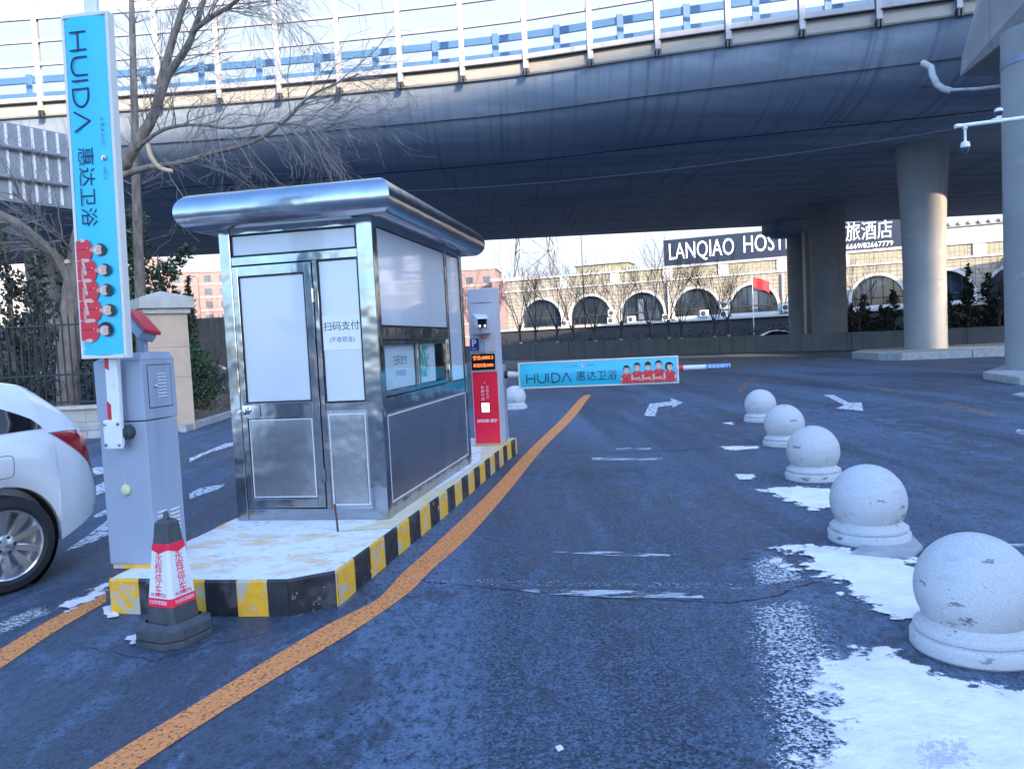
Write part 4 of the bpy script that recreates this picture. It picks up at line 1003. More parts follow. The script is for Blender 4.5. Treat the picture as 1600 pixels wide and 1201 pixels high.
    # lamps lie on the body side near the belt
    def lamp(name, pts, mat, off=.006):
        for sgn in (1, -1):
            q = MB(); vs = []
            for x, f0, f1 in pts:
                P_ = sec(x)
                for j in range(5):
                    f = f0+(f1-f0)*j/4; ks = [P_[4], P_[5], P_[6], P_[7], P_[8]]; tt = f*4; k = min(int(tt), 3); u = tt-k
                    vs.append((x, sgn*(ks[k][0]+(ks[k+1][0]-ks[k][0])*u+off), ks[k][1]+(ks[k+1][1]-ks[k][1])*u))
            q.add(vs, [(i*5+j, i*5+j+1, (i+1)*5+j+1, (i+1)*5+j) for i in range(len(pts)-1) for j in range(4)]); q.build(name, mat, T, smooth=60, fixn=True)
    lamp('tail_light', [(-2.195, .30, .85), (-2.1, .36, .98), (-2.02, .46, 1.0), (-1.95, .56, .98), (-1.88, .66, .93), (-1.80, .78, .82)], M['tail'])
    lamp('tail_light_edge', [(-2.1, .93, 1.0), (-2.0, .97, 1.0), (-1.92, .93, .985), (-1.83, .83, .90), (-1.78, .80, .86)], M['tail_dark'], .008)
    lamp('headlight', [(1.7, .75, .8), (1.9, .6, .9), (2.1, .5, .9), (2.2, .5, .8)], M['white_paint'])
    if not sedan:                                         # fuel flap seam
        def sidept(x, z, off=.004):
            P_ = sec(x)[3:9]
            for a, b in zip(P_, P_[1:]):
                if a[1] <= z <= b[1]: return (x, a[0]+(b[0]-a[0])*(z-a[1])/(b[1]-a[1])+off, z)
            return (x, P_[-1][0]+off, z)
        q = MB(); pts = []
        for i in range(25):
            t = 2*math.pi*i/24; cx_ = abs(math.cos(t))**.35*(1 if math.cos(t) > 0 else -1); cz_ = abs(math.sin(t))**.35*(1 if math.sin(t) > 0 else -1)
            pts.append(sidept(-1.42+.085*cx_, .845+.075*cz_, .0005))
        q.tube(pts, .0022, 5); q.build('fuel_flap', M['trim'], T)
        for xx in (-.50, .45):
            q = MB(); q.tube([sidept(xx, z, .0005) for z in (.4, .5, .6, .7, .8, .9, .97)], .003, 5); q.build('door_seam', M['trim'], T)
        q = MB(); q.bar(sidept(-.38, .86, .02), sidept(-.18, .86, .02), .02, .02); q.build('door_handle', paint, T, bevel=.004)
    q = MB(); q.box(-1.8, 2.0, -.66, .66, .22, .34); q.build('underbody', M['trim'], T)
    for c in WX:
        for sgn in (1, -1):
            q = MB(); q.M = Matrix.Translation((c, sgn*.70, WZ)) @ Matrix.Rotation(R(-90*sgn), 4, 'X')
            q.lathe([(.378, -.02), (.378, .10)], 28, cap=False); q.lathe([(.378, -.02), (.02, -.021)], 28, cap=False); q.build('wheel_well', M['trim'], T, smooth=40)
            wM = Matrix.Translation((c, sgn*.665, WZ)) @ Matrix.Rotation(R(-90*sgn), 4, 'X')
            wt = thing('wheel', None, None); wt.parent = T
            q = MB(); q.M = wM; q.lathe([(.235, 0), (.30, -.005), (.322, .02), (.325, .05), (.325, .16), (.320, .19), (.300, .215), (.255, .222), (.236, .205)], 48, cap=False)
            ty = q.build('tyre', M['tyre'], wt, smooth=40)
            q = MB(); q.M = wM; q.lathe([(.238, .20), (.232, .212), (.222, .205), (.210, .12), (.06, .11)], 48, cap=False)
            for i in range(5):
                for da in (-.19, .19):
                    a = 2*math.pi*i/5+da; b = 2*math.pi*i/5+da*1.55
                    p0 = Vector((.05*math.cos(a), .05*math.sin(a), .180)); p1 = Vector((.226*math.cos(b), .226*math.sin(b), .205))
                    t_ = Vector((-math.sin(b), math.cos(b), 0)); h_ = Vector((0, 0, .02))
                    vs = [p0-t_*.016, p0+t_*.016, p1+t_*.024, p1-t_*.024, p0-t_*.02-h_, p0+t_*.02-h_, p1+t_*.03-h_*2, p1-t_*.03-h_*2]
                    q.add(vs, [(0, 1, 2, 3), (0, 4, 5, 1), (1, 5, 6, 2), (2, 6, 7, 3), (3, 7, 4, 0)])
            q.lathe([(.07, .165), (.065, .188), (.04, .196), (0, .198)], 24, cap=False)
            q.build('rim', M['alloy'], wt, smooth=35)
            q = MB(); q.M = wM; q.lathe([(.215, .105), (.03, .104)], 32, cap=False)
            for i in range(5):
                a = 2*math.pi*(i+.5)/5; q.lathe([(.012, .18), (.012, .197), (0, .198)], 8, (.052*math.cos(a), .052*math.sin(a), 0), cap=False)
            q.build('brake', M['steel_dark'], wt)
    return T
make_car('white hatchback driving away past the left lane, only its rear quarter in view', M['car_white'], (-4.87, 4.25, 0), R(-120))
make_car('dark sedan passing behind the low grey concrete wall', M['car_dark'], (20.6, 60, 0), R(176), sedan=True)
make_car('dark grey car beyond the round shrub left of the booth', M['car_grey'], (-13.6, 33.5, 0), R(10), sedan=True)

# ================================================================== VIADUCT
near = [(-75, 33.6), (-60, 33.2), (-45, 32.6), (-32, 32.0), (-19.7, 31.35), (-10.5, 30.85), (-4, 30.15), (1, 29.35), (5.6, 28.1), (10.4, 26.95), (15.2, 25.8), (22, 24.1), (32, 21.3), (45, 17.4), (60, 12.6)]
def nearc(t):
    n = len(near); k = max(0, min(int(t), n-2)); f = t-k
    p = [Vector(near[max(0, min(n-1, k+i))]) for i in (-1, 0, 1, 2)]
    return .5*((2*p[1])+(p[2]-p[0])*f+(2*p[0]-5*p[1]+4*p[2]-p[3])*f*f+(3*p[1]-p[0]-3*p[2]+p[3])*f**3)
cur = [nearc(i/10) for i in range((len(near)-1)*10)]
def arc(step, x_start):
    out = []; i0 = min(range(len(cur)), key=lambda i: abs(cur[i].x-x_start))
    for dr_ in (1, -1):
        pos = cur[i0]; acc = 0; i = i0
        if dr_ == 1: out.append(pos)
        while 0 <= i+dr_ < len(cur):
            d = (cur[i+dr_]-pos).length
            if acc+d >= step:
                pos = pos+(cur[i+dr_]-pos).normalized()*(step-acc); acc = 0; out.append(pos.copy())
            else: acc += d; pos = cur[i+dr_]; i += dr_
    return sorted(out, key=lambda p: p.x)
via = thing('viaduct', 'long concrete road viaduct curving across above the booth and the lanes', 'viaduct', (0, 45, 0))
o_ = Vector((0, -45, 0))
mb = MB(); mb.M = Matrix.Translation(o_); mt = MB(); mt.M = mb.M
wz = [(.12, 11.45), (.30, 11.12), (.55, 10.76), (.90, 10.38), (1.35, 10.04), (1.95, 9.75), (2.75, 9.51), (3.8, 9.34), (5.2, 9.24), (7.0, 9.2)]
vs = []; vt = []
for p in cur[::2]:
    sec = [(p.y+w_, z) for w_, z in wz]+[(58, 9.2), (59.5, 9.6), (61, 11.45), (61, 11.95), (p.y+.35, 11.95)]
    vs += [(p.x, y, z) for y, z in sec]; n = len(sec)
    vt += [(p.x, p.y+.35, 11.96), (p.x, p.y, 11.94), (p.x, p.y-.02, 11.50), (p.x, p.y+.02, 11.44), (p.x, p.y+.14, 11.44)]
k = len(vs)//n
mb.add(vs, [(i*n+j, (i+1)*n+j, (i+1)*n+(j+1) % n, i*n+(j+1) % n) for i in range(k-1) for j in range(n)]); mb.build('girder', M['concrete'], via, smooth=30, fixn=True)
mt.add(vt, [(i*5+j, (i+1)*5+j, (i+1)*5+j+1, i*5+j+1) for i in range(k-1) for j in range(4)]); mt.build('parapet_lip', M['lip'], via, fixn=True)
for off_, z in ((.93, 10.34), (4.4, 9.275)):
    q = MB(); q.M = Matrix.Translation(o_); q.tube([(p.x, p.y+off_, z) for p in cur[::2]], .018, 5); q.build('form_joint', M['steel_dark'], via)
nbx = thing('noise_barrier', 'tall white steel noise barrier with clear panels along the viaduct edge', 'noise barrier', (0, 30, 11.4))
ob = Vector((0, -30, -11.4))
posts = [p for p in arc(2.42, 15.2) if -42 < p.x < 34]
for i, p in enumerate(posts):
    q = MB(); q.M = Matrix.Translation(ob+Vector((p.x, p.y, 0)))
    q.box(-.10, .10, -.16, -.145, 11.62, 17.6); q.box(-.10, .10, .0, .015, 11.62, 17.6); q.box(-.012, .012, -.145, .0, 11.62, 17.6)
    po = q.build('post', M['rail_white'], nbx)
    q = MB(); q.M = Matrix.Translation(ob+Vector((p.x, p.y, 0))); q.box(-.09, -.03, -.2, -.03, 11.36, 11.62); q.box(.03, .09, -.2, -.03, 11.36, 11.62); q.box(-.12, .12, -.17, -.02, 11.50, 11.53)
    q.build('foot', M['steel_dark'], po)
def run(name, z0, z1, y0, y1, mat, parent, base, pts, gap=.11):
    q = MB(); q.M = Matrix.Translation(base)
    for a, b in zip(pts, pts[1:]):
        d = (b-a).normalized(); n_ = Vector((-d.y, d.x)); A = a+d*gap; B = b-d*gap
        c = [A+n_*y0, B+n_*y0, B+n_*y1, A+n_*y1]
        q.add([(v.x, v.y, z) for z in (z0, z1) for v in c], [(3, 2, 1, 0), (4, 5, 6, 7), (0, 1, 5, 4), (1, 2, 6, 5), (2, 3, 7, 6), (3, 0, 4, 7)])
    return q.build(name, mat, parent)
for z0, z1 in ((11.98, 12.16), (13.36, 13.48), (14.27, 14.38), (15.16, 15.28)): run('rail', z0, z1, -.13, -.02, M['rail_white'], nbx, ob, posts, .10)
run('bottom_flashing', 11.93, 11.955, -.18, .0, M['steel_dark'], nbx, ob, posts, .08)
for z0, z1 in ((12.16, 13.36), (13.48, 14.27), (14.38, 15.16)): run('clear_panel', z0, z1, -.08, -.07, M['barrier_glass'], nbx, ob, posts, .10)
for i in range(9): run('louvre', 15.30+i*.25, 15.52+i*.25, -.12+.0, -.03, M['louvre'], nbx, ob, posts, .10)
gr = thing('guard_rail', 'pale blue steel guard rail behind the noise barrier on the viaduct', 'guard rail', (0, 31.2, 11.95))
og = Vector((0, -31.2, -11.95)); gp = [p for p in arc(2.42, 14.0) if -42 < p.x < 34]; gq = [p+Vector((0, 1.2)) for p in gp]
for z0, z1 in ((13.16, 13.42), (12.50, 12.76)): run('rail', z0, z1, -.12, .0, M['rail_blue'], gr, og, gq, 0)
for p in gq:
    q = MB(); q.M = Matrix.Translation(og+Vector((p.x, p.y, 0))); q.box(-.13, .13, -.17, -.125, 12.0, 13.50); q.box(-.11, .11, -.12, .1, 13.425, 13.49); q.build('post', M['rail_blue'], gr, bevel=.03)

def pier(label, x, y, r0, r1, ztop, cap=None, mat='pier', z0=0.0):
    t = thing('viaduct_pier', label, 'bridge pier', (x, y, 0)); q = MB()
    q.lathe([(r0, z0), (r0, z0+(ztop-z0)*.45), (r0+(r1-r0)*.35, z0+(ztop-z0)*.75), (r1, ztop)], 48); q.build('shaft', M[mat], t, smooth=40)
    for zz in ((ztop-z0)*.33, (ztop-z0)*.66):
        q = MB(); rr = r0+.004; q.lathe([(rr, z0+zz), (rr, z0+zz+.025)], 48, cap=False); q.build('form_joint', M['concrete'], t)
    return t
t = pier('big round concrete pier lit on its right side', 18.47, 34.2, .86, 1.08, 9.25, z0=.30)
t = pier('dark round concrete pier in shade right of the thin pier', 20.45, 49.2, 1.05, 1.12, 9.22, mat='pier_shaded')
t = pier('thin shaded concrete pier with a drainpipe and round head under the viaduct', 21.75, 57.2, .95, .95, 9.2, mat='pier_shaded')
q = MB(); q.M = Matrix.Translation((-.15, -.98, 0)); q.tube([(0, -.03, .2), (0, -.03, 8.6), (.25, .1, 9.0)], .10, 10); q.build('drainpipe', M['pvc'], t, smooth=40)
q = MB(); q.lathe([(.95, 8.2), (1.7, 8.55), (1.7, 9.19)], 32, (-1.0, .0, 0)); q.build('pier_head', M['concrete'], t, smooth=35)
t = pier('dark round concrete pier far left behind the big bare tree', -28.7, 48.5, 1.1, 1.2, 9.22)
t = pier('round concrete pier under the viaduct behind the booth', -9.5, 50, 1.1, 1.2, 9.22)
# right hand portal
t = thing('viaduct_pier', 'blue grey concrete column with a heavy crossbeam at the right edge', 'bridge pier', (13.42, 19.3, 0))
q = MB(); q.lathe([(.86, .16), (.86, 8.52)], 48); q.build('shaft', M['pier'], t, smooth=40)
q = MB(); q.lathe([(.865, 7.65), (.875, 7.66), (.875, 7.80), (.865, 7.81)], 48, cap=False); q.build('collar', M['concrete'], t)
q = MB(); vs = []
for x, y, z in ((-.75, -1.35, 8.5), (2.9, -2.2, 8.5), (3.9, 3.9, 8.5), (-.03, 3.4, 8.5), (-1.0, -1.45, 9.0), (3.2, -2.3, 9.0), (4.2, 4.0, 9.0), (-.03, 3.3, 9.0), (-1.0, -1.45, 12.2), (3.2, -2.3, 12.2), (4.2, 4.0, 12.2), (-.03, 1.3, 12.2)): vs.append((x, y, z))
q.add(vs, [(3, 2, 1, 0), (8, 9, 10, 11)]+[(a+i, a+(i+1) % 4, a+4+(i+1) % 4, a+4+i) for a in (0, 4) for i in range(4)]); q.build('crossbeam', M['pier'], t, bevel=.06, fixn=True)
# plinths
def plinth(poly, h, label, joints=None):
    q = MB(); q.prism(poly, -.01, h); o = q.build('kerbed_island', M['kerbstone'], bevel=.02, fixn=True)
    return tag(o, label, 'traffic island')
plinth(g2((1536, 592), (1594, 602), (1720, 600), (1760, 570), (1600, 570)), .18, 'low pale concrete plinth under the right hand column')
t = thing('kerbed_island', 'long kerbed island of pale stone under the big lit pier', 'traffic island', (0, 0, 0))
pl = [(15.1, 31.6), (15.6, 30.7), (16.8, 30.4), (23.5, 28.6), (32, 26.5), (34, 33), (24, 37.0), (17, 37.5), (15.3, 34.5)]
q = MB(); q.prism(pl, -.01, .30); q.build('kerb', M['kerbstone'], t, bevel=.02)
q = MB()
for a, b in zip(pl[2:5], pl[3:5]):
    A, B = Vector(a), Vector(b); L_ = (B-A).length; d = (B-A)/L_; n_ = Vector((d.y, -d.x))
    for i in range(1, int(L_/1.3)): c = A+d*i*1.3+n_*.002; q.bar((c.x, c.y, 0.01), (c.x, c.y, .285), .03, .02)
q.build('joint', M['cab_dark'], t)

# camera pole at the right edge
t = thing('camera_pole', 'white pole with a long arm carrying cameras at the right edge', 'pole', (11.75, 17.2, .17))
q = MB(); q.tube([(0, 0, 0), (0, 0, 6.0)], .075, 14); q.build('mast', M['white_paint'], t, smooth=40)
q = MB(); q.tube([(0, 0, 5.70), (-1.66, 0, 5.58)], [.05, .042], 12); q.tube([(-1.60, 0, 5.584), (-1.72, 0, 5.575)], .048, 12); q.build('arm', M['white_paint'], t, smooth=40)
q = MB(); q.box(-.12, .1, -.2, -.08, .05, 1.0); q.build('control_box', M['white_paint'], t, bevel=.01)
t = thing('dome_camera', 'white dome camera hanging from the arm at the right edge', 'camera', (10.25, 17.2, 5.70))
q = MB(); q.tube([(0, 0, .0), (0, 0, -.30)], .028, 10); q.lathe([(.05, -.02), (.05, .02)], 12); q.build('stem', M['white_paint'], t, smooth=40)
q = MB(); q.lathe([(.03, -.28), (.085, -.31), (.10, -.40), (.10, -.42), (.07, -.421)], 20); q.build('housing', M['white_paint'], t, smooth=40)
q = MB(); q.lathe([(.075, -.42), (.075, -.46), (.06, -.51), (.03, -.54), (.001, -.545)], 20); q.build('dome', M['dome'], t, smooth=60)
t = thing('dome_camera', 'small round camera standing on top of the arm at the right edge', 'camera', (11.0, 17.2, 5.86))
q = MB(); q.box(-.14, .06, -.05, .05, -.02, .015); q.tube([(0, 0, 0), (0, 0, .08)], .05, 12); q.build('stand', M['white_paint'], t, bevel=.004)
q = MB(); q.lathe([(.05, .06), (.085, .11), (.085, .16)], 18); q.build('dome', M['dome'], t, smooth=50)
q = MB(); q.lathe([(.09, .16), (.085, .20), (.05, .235), (.001, .245)], 18); q.build('cap', M['white_paint'], t, smooth=50)
mb = MB(); a = GY(560, 300, 29); b = Vector((10.08, 17.2, 5.70)); pts = [a.lerp(b, i/30)+Vector((0, 0, -.9*(1-(2*i/30-1)**2)*.35)) for i in range(31)]; mb.tube(pts, .0065, 5)
tag(mb.build('overhead_cable', M['cable']), 'thin cable sagging under the viaduct to the camera arm', 'cable')
mb = MB(); mb.tube([GY(1456, 100, 24.6)+Vector((0, .5, .2)), GY(1455, 106, 24.6), GY(1457, 118, 24.5), GY(1464, 132, 24.4), GY(1474, 139, 24.3), GY(1486, 142, 24.2)], .10, 12); mb.tube([GY(1484, 141, 24.2), GY(1530, 139, 23.5), GY(1600, 130, 22)], .05, 10)
tag(mb.build('drainpipe', M['pvc'], smooth=50), 'pale bent drainpipe under the crossbeam at upper right', 'pipe')

# ================================================================== SHADING BLOCKS, unseen, added behind the viewpoint to cast shade
t = thing('added_shade_block', 'unseen broad grey office block added behind the viewer to shade the lane', 'building', (34, -50, 0))
q = MB(); q.box(-27, 26.94, -10, 10, 0, 37.4); q.build('wall', M['office'], t)
q = MB(); q.box(-27.2, 26.93, -9.9, 9.9, 37.41, 37.5); q.build('roof', M['trim_white'], t)
for k in range(10):
    q = MB(); q.box(-26, 25, 10.01, 10.06, 2+k*3.4, 3.6+k*3.4); q.build('window', M['dark_glass'], t)

t = thing('added_shade_block', 'second unseen grey office block added behind the viewer to narrow the sun on the pier', 'building', (99, -50, 0))  # added out of view; the gap lets a soft strip of sun through
q = MB(); q.box(-26, 40, -10, 10, 0, 37.4); q.build('wall', M['office'], t)
for k in range(10):
    q = MB(); q.box(-25, 39, 10.01, 10.06, 2+k*3.4, 3.6+k*3.4); q.build('window', M['dark_glass'], t)

# ================================================================== HOTEL
FA = math.atan2(-2.2, 5.58)
ho = thing('hotel_building', 'long beige tiled hotel with a row of dark arched windows', 'building', (3.94, 91.4, 0), FA)
AR, SP, SILL, WT = 2.42, 3.95, 3.15, 9.0
wl = MB(); KB = 11
def q4(m, a, b, c, d, mi=0): m.add([a, b, c, d], [(0, 1, 2, 3)], mi)
for k in range(KB):
    c = 6*k; x0, x1 = c-3, c+3
    q4(wl, (x0, 0, 0), (c-AR, 0, 0), (c-AR, 0, WT), (x0, 0, WT)); q4(wl, (c+AR, 0, 0), (x1, 0, 0), (x1, 0, WT), (c+AR, 0, WT))
    q4(wl, (c-AR, 0, 0), (c+AR, 0, 0), (c+AR, 0, SILL), (c-AR, 0, SILL))
    N_ = 24; ar = [(c-AR*math.cos(math.pi*i/N_), SP+AR*math.sin(math.pi*i/N_)) for i in range(N_+1)]
    for (a, za), (b, zb_) in zip(ar, ar[1:]):
        q4(wl, (a, 0, za), (b, 0, zb_), (b, 0, WT), (a, 0, WT)); q4(wl, (a, .4, za), (b, .4, zb_), (b, 0, zb_), (a, 0, za))
    for sx in (-1, 1): q4(wl, (c+sx*AR, 0, SILL), (c+sx*AR, .4, SILL), (c+sx*AR, .4, SP), (c+sx*AR, 0, SP))
wl.box(-4.4, -3, .0, 14, 0, WT); wl.box(-3, 63, .5, 14, 0, WT-.05)
wl.build('wall', M['tile_beige'], ho)
for k in range(KB):
    c = 6*k; N_ = 24
    ar = [(math.cos(math.pi*i/N_), math.sin(math.pi*i/N_)) for i in range(N_+1)]
    m = MB(); R0, R1 = AR, AR+.30
    for (a, b), (a2, b2) in zip(ar, ar[1:]):
        P0 = [(c+a*R0, SP+b*R0), (c+a*R1, SP+b*R1), (c+a2*R1, SP+b2*R1), (c+a2*R0, SP+b2*R0)]
        q4(m, *[(x, -.10, z) for x, z in P0]); q4(m, *[(x, y, z) for (x, z), y in ((P0[1], -.10), (P0[1], -.001), (P0[2], -.001), (P0[2], -.10))]); q4(m, *[(x, y, z) for (x, z), y in ((P0[0], -.10), (P0[0], .05), (P0[3], .05), (P0[3], -.10))])
    for sx in (-1, 1): m.box(min(c+sx*R0, c+sx*R1), max(c+sx*R0, c+sx*R1), -.10, -.002, SILL, SP)
    m.build('arch_surround', M['trim_white'], ho, fixn=True)
    win = MB(); win.box(c-AR, c+AR, .26, .34, SILL, SILL+.12); win.box(c-AR, c+AR, .26, .34, SP+.15, SP+.26)
    for dx in (-1.5, -.55, .55, 1.5):
        win.box(c+dx-.04, c+dx+.04, .27, .33, SILL+.12, SP+math.sqrt(AR*AR-dx*dx))
    wf = win.build('window_frame', M['mullion'], ho)
    p_ = MB(); p_.add([(c+AR*a, .36, SP+AR*b) for a, b in ar]+[(c-AR, .36, SILL), (c+AR, .36, SILL)], [tuple(range(N_+3))]); p_.build('pane', M['dark_glass'], wf)
    if k in (2, 4, 5): MB().box(c-.5+.3*(k == 4), c+.1+.3*(k == 4), .34, .355, SILL+.2, SP+1.7).build('curtain', M['curtain'], wf)
MB().box(-4.5, 63, -.16, -.002, 7.45, 7.62).build('moulding', M['trim_white'], ho)
for k in range(KB):
    c = 6*k+3
    MB().box(c-.55, c+.55, -.13, -.003, 7.65, 8.75).build('parapet_block', M['trim_white'], ho)
    MB().box(c+.56, c+4.89, -.05, -.003, 7.63, 8.78).build('parapet_panel', M['tile_green'], ho)
MB().box(-4.6, 63, -.22, .3, 8.8, 9.02).build('coping', M['trim_white'], ho)
m = MB(); m.box(-4.7, 63, -3.6, -.2, 2.78, 2.98); m.build('terrace_edge', M['trim_white'], ho)
m = MB(); m.box(-4.6, 63, -3.3, -.11, 0, 2.77); m.build('terrace_wall', M['steel_dark'], ho)
for k in range(3, 9): 
    m = MB(); m.box(6*k-2.3, 6*k+2.6, -.6, -.45, 2.99, 3.40); m.build('balustrade', M['trim_white'], ho)
for x in (15, 27, 40.8, 47.2):
    m = MB(); m.tube([(x, -.22, 3.1), (x, -.22, 7.3)], .09, 8); m.build('downpipe', M['pvc'], ho); 
m = MB(); m.box(3.5, 9.8, 3, 7, WT, 10.2); m.build('roof_hut', M['tile_green'], ho); m = MB(); m.box(3.2, 10.1, 2.7, 7.3, 10.2, 10.4); m.build('roof_hut_slab', M['trim_white'], ho)
m = MB(); m.box(36, 63, 4.5, 12, WT-.05, 11.0); m.build('upper_storey', M['trim_white'], ho); m = MB(); m.box(35.7, 63, 4.2, 12.2, 11.0, 11.25); 
for i in range(30): m.tube([(36+i*.9, 4.0, 11.35), (36+i*.9, 12, 11.35)], .22, 8)
m.build('tiled_roof', M['alu'], ho)
m = MB(); m.box(-4.3, 36, 2, 13, WT-.05, WT+.03); m.build('flat_roof', M['kerbstone'], ho)
# sign on the roof
sx0, sx1 = 14.7, 38.7
hs = thing('rooftop_sign', 'long navy rooftop sign with white hotel lettering above the arches', 'sign', (3.94, 91.4, 9.03), FA)
m = MB(); m.box(sx0, sx1, -.35, -.10, .05, 2.85); pn = m.build('panel', M['sign_navy'], hs)
for x in range(17, 42, 4):
    m = MB(); m.bar((x, -.1, 2.3), (x, 1.6, 0), .08, .08); m.bar((x, -.05, 0), (x, -.05, .2), .08, .08); m.build('brace', M['steel_dark'], hs)
ls = [fit(text('LANQIAO', 2.55, at(18, -.36, 1.45), M['letter_white'], pn), 15.3, 22.2), fit(text('HOSTEL', 2.55, at(26, -.36, 1.52), M['letter_white'], pn), 23.2, 28.9),
      fit(text('青旅酒店', 2.0, at(35, -.36, 1.75), M['letter_white'], pn), 31.75, 37.45), fit(text('0411-85556669/82667779', .72, at(35, -.36, .42), M['letter_white'], pn), 30.2, 37.5)]
# air conditioners
def tof(x, y, z): return Vector((3.94, 91.4, 0))+Vector((x*math.cos(FA)-y*math.sin(FA), x*math.sin(FA)+y*math.cos(FA), z))
a0 = thing('air_conditioner', 'white air conditioner at the foot of the pier between first and second arches', 'air conditioner', tof(3.1, -.75, 3.0), FA, 'outdoor air conditioners on the hotel terrace')
m = MB(); m.box(-.45, .45, -.18, .18, .05, .75); m.box(-.38, -.28, -.16, .16, 0, .05); m.box(.28, .38, -.16, .16, 0, .05); m.build('casing', M['ac'], a0, bevel=.02)
m = MB(); m.M = Matrix.Translation((-.1, -.185, .4)) @ Matrix.Rotation(R(90), 4, 'X'); m.lathe([(.27, 0), (.27, .012), (.05, .014), (0, .014)], 24, cap=False); m.build('fan_grille', M['grille'], a0)
acs = [(8.6, 0, 'lower white air conditioner between the second and third arches'), (8.7, .85, 'upper white air conditioner stacked between the second and third arches'), (10.9, 0, 'white air conditioner before the left of the third arch'),
       (14.8, 0, 'white air conditioner between the third and fourth arches'), (18.9, .2, 'big white air conditioner in front of the fourth arch'), (21.0, 0, 'lower white air conditioner right of the fourth arch'), (21.1, .9, 'upper white air conditioner right of the fourth arch'),
       (27.3, .3, 'white air conditioner right of the arch with the red flag'), (48.3, 1.1, 'white air conditioner beside the arch near the right edge')]
for x, z, lb in acs: dup(a0, tof(x, -.75, 3.0+z), FA, lb)
fp = thing('flagpole', 'red flag on a thin pole before the fifth arch', 'flag', tof(24.2, -3.9, 0)); m = MB(); m.tube([(0, 0, 0), (0, 0, 7.1)], .035, 8); m.build('pole', M['white_paint'], fp)
m = MB(); vs = []
for i in range(9):
    for j in range(5): vs.append((i*.22, .12*math.sin(i*.9), 7.0-j*.27-i*.085-.04*math.sin(i*1.3+j)))
m.add(vs, [(i*5+j, i*5+j+1, (i+1)*5+j+1, (i+1)*5+j) for i in range(8) for j in range(4)]); m.build('flag', M['flag'], fp, smooth=60)

# low wall across the far side of the junction
cw = thing('concrete_wall', 'low grey concrete wall of long panels along the far side of the road', 'wall', (0, 0, 0))
wp = [(-60, 94), (-35, 86), (-14, 77), (-.4, 67.6), (10.2, 59.0), (20.8, 46.8), (30, 38.6), (44, 30)]
def wall_h(x): return interp([(-60, 1.5), (0, 1.36), (20, 1.08), (44, .95)], x)
for a, b in zip(wp, wp[1:]):
    A, B = Vector(a), Vector(b); L_ = (B-A).length; n = max(1, round(L_/3.2)); d = (B-A)/L_
    for i in range(n):
        p0 = A+d*(L_*i/n+.012); p1 = A+d*(L_*(i+1)/n-.012); m = MB(); h0, h1 = wall_h(p0.x), wall_h(p1.x); nn = Vector((-d.y, d.x))*.15
        m.add([(p0.x-nn.x, p0.y-nn.y, 0), (p1.x-nn.x, p1.y-nn.y, 0), (p1.x+nn.x, p1.y+nn.y, 0), (p0.x+nn.x, p0.y+nn.y, 0), (p0.x-nn.x, p0.y-nn.y, h0), (p1.x-nn.x, p1.y-nn.y, h1), (p1.x+nn.x, p1.y+nn.y, h1), (p0.x+nn.x, p0.y+nn.y, h0)],
              [(3, 2, 1, 0), (4, 5, 6, 7), (0, 1, 5, 4), (1, 2, 6, 5), (2, 3, 7, 6), (3, 0, 4, 7)]); m.build('wall_panel', M['wall_grey'], cw, bevel=.015)
t = thing('ramp_wall', 'dark grey ramp wall under the viaduct left of the booth', 'wall', (0, 0, 0))
m = MB(); m.box(-75, -10, 64, 64.6, 0, 4.6); m.build('wall', M['wall_grey'], t); m = MB(); m.box(-75, -10, 63.9, 64.7, 4.6, 4.8); m.build('coping', M['concrete'], t)

# street lamp
t = thing('street_lamp', 'slender street lamp pole standing before the second arch', 'street lamp', (7.2, 73, 0))
m = MB(); m.tube([(0, 0, 0), (0, 0, 1.2), (0, 0, 12)], [.11, .08, .05], 10); m.build('pole', M['lattice'], t, smooth=40)
m = MB(); m.tube([(0, 0, 11.9), (-.8, -.4, 12.6), (-2, -1, 12.8)], .04, 8); m.build('arm', M['lattice'], t); m = MB(); m.box(-2.6, -1.8, -1.25, -.85, 12.72, 12.84); m.build('lamp_head', M['lattice'], t, bevel=.03)
# pylon
py = thing('power_pylon', 'tall steel lattice power pylon far beyond the hotel roof', 'pylon', (8.0, 210, 0), R(8))
m = MB(); H_ = 66
def pc(z, i): s_ = (14.2-(14.2-1.6)*z/H_)/2; return Vector(((-s_, -s_), (s_, -s_), (s_, s_), (-s_, s_))[i]).to_3d()+Vector((0, 0, z))
lv = [0, 10, 18.5, 26, 32.5, 38.5, 44, 49, 53.5, 57.5, 61, 64, 66]
for i in range(4): m.bar(pc(0, i), pc(H_, i), .42, .42)
for a, b in zip(lv, lv[1:]):
    for i in range(4):
        j = (i+1) % 4; m.bar(pc(a, i), pc(b, j), .2, .2); m.bar(pc(a, j), pc(b, i), .2, .2); m.bar(pc(b, i), pc(b, j), .2, .2)
m.build('lattice', M['lattice'], py)
for z, s_ in ((30.5, 13), (44, 11), (56, 9)):
    m = MB()
    for sg in (-1, 1):
        e = Vector((sg*s_, 0, z+.4))
        for i in range(4): m.bar(pc(z if i < 4 else z, i), e, .2, .2)
        m.bar(pc(z+3, 0 if sg < 0 else 1), e, .2, .2)
    m.build('crossarm', M['lattice'], py)
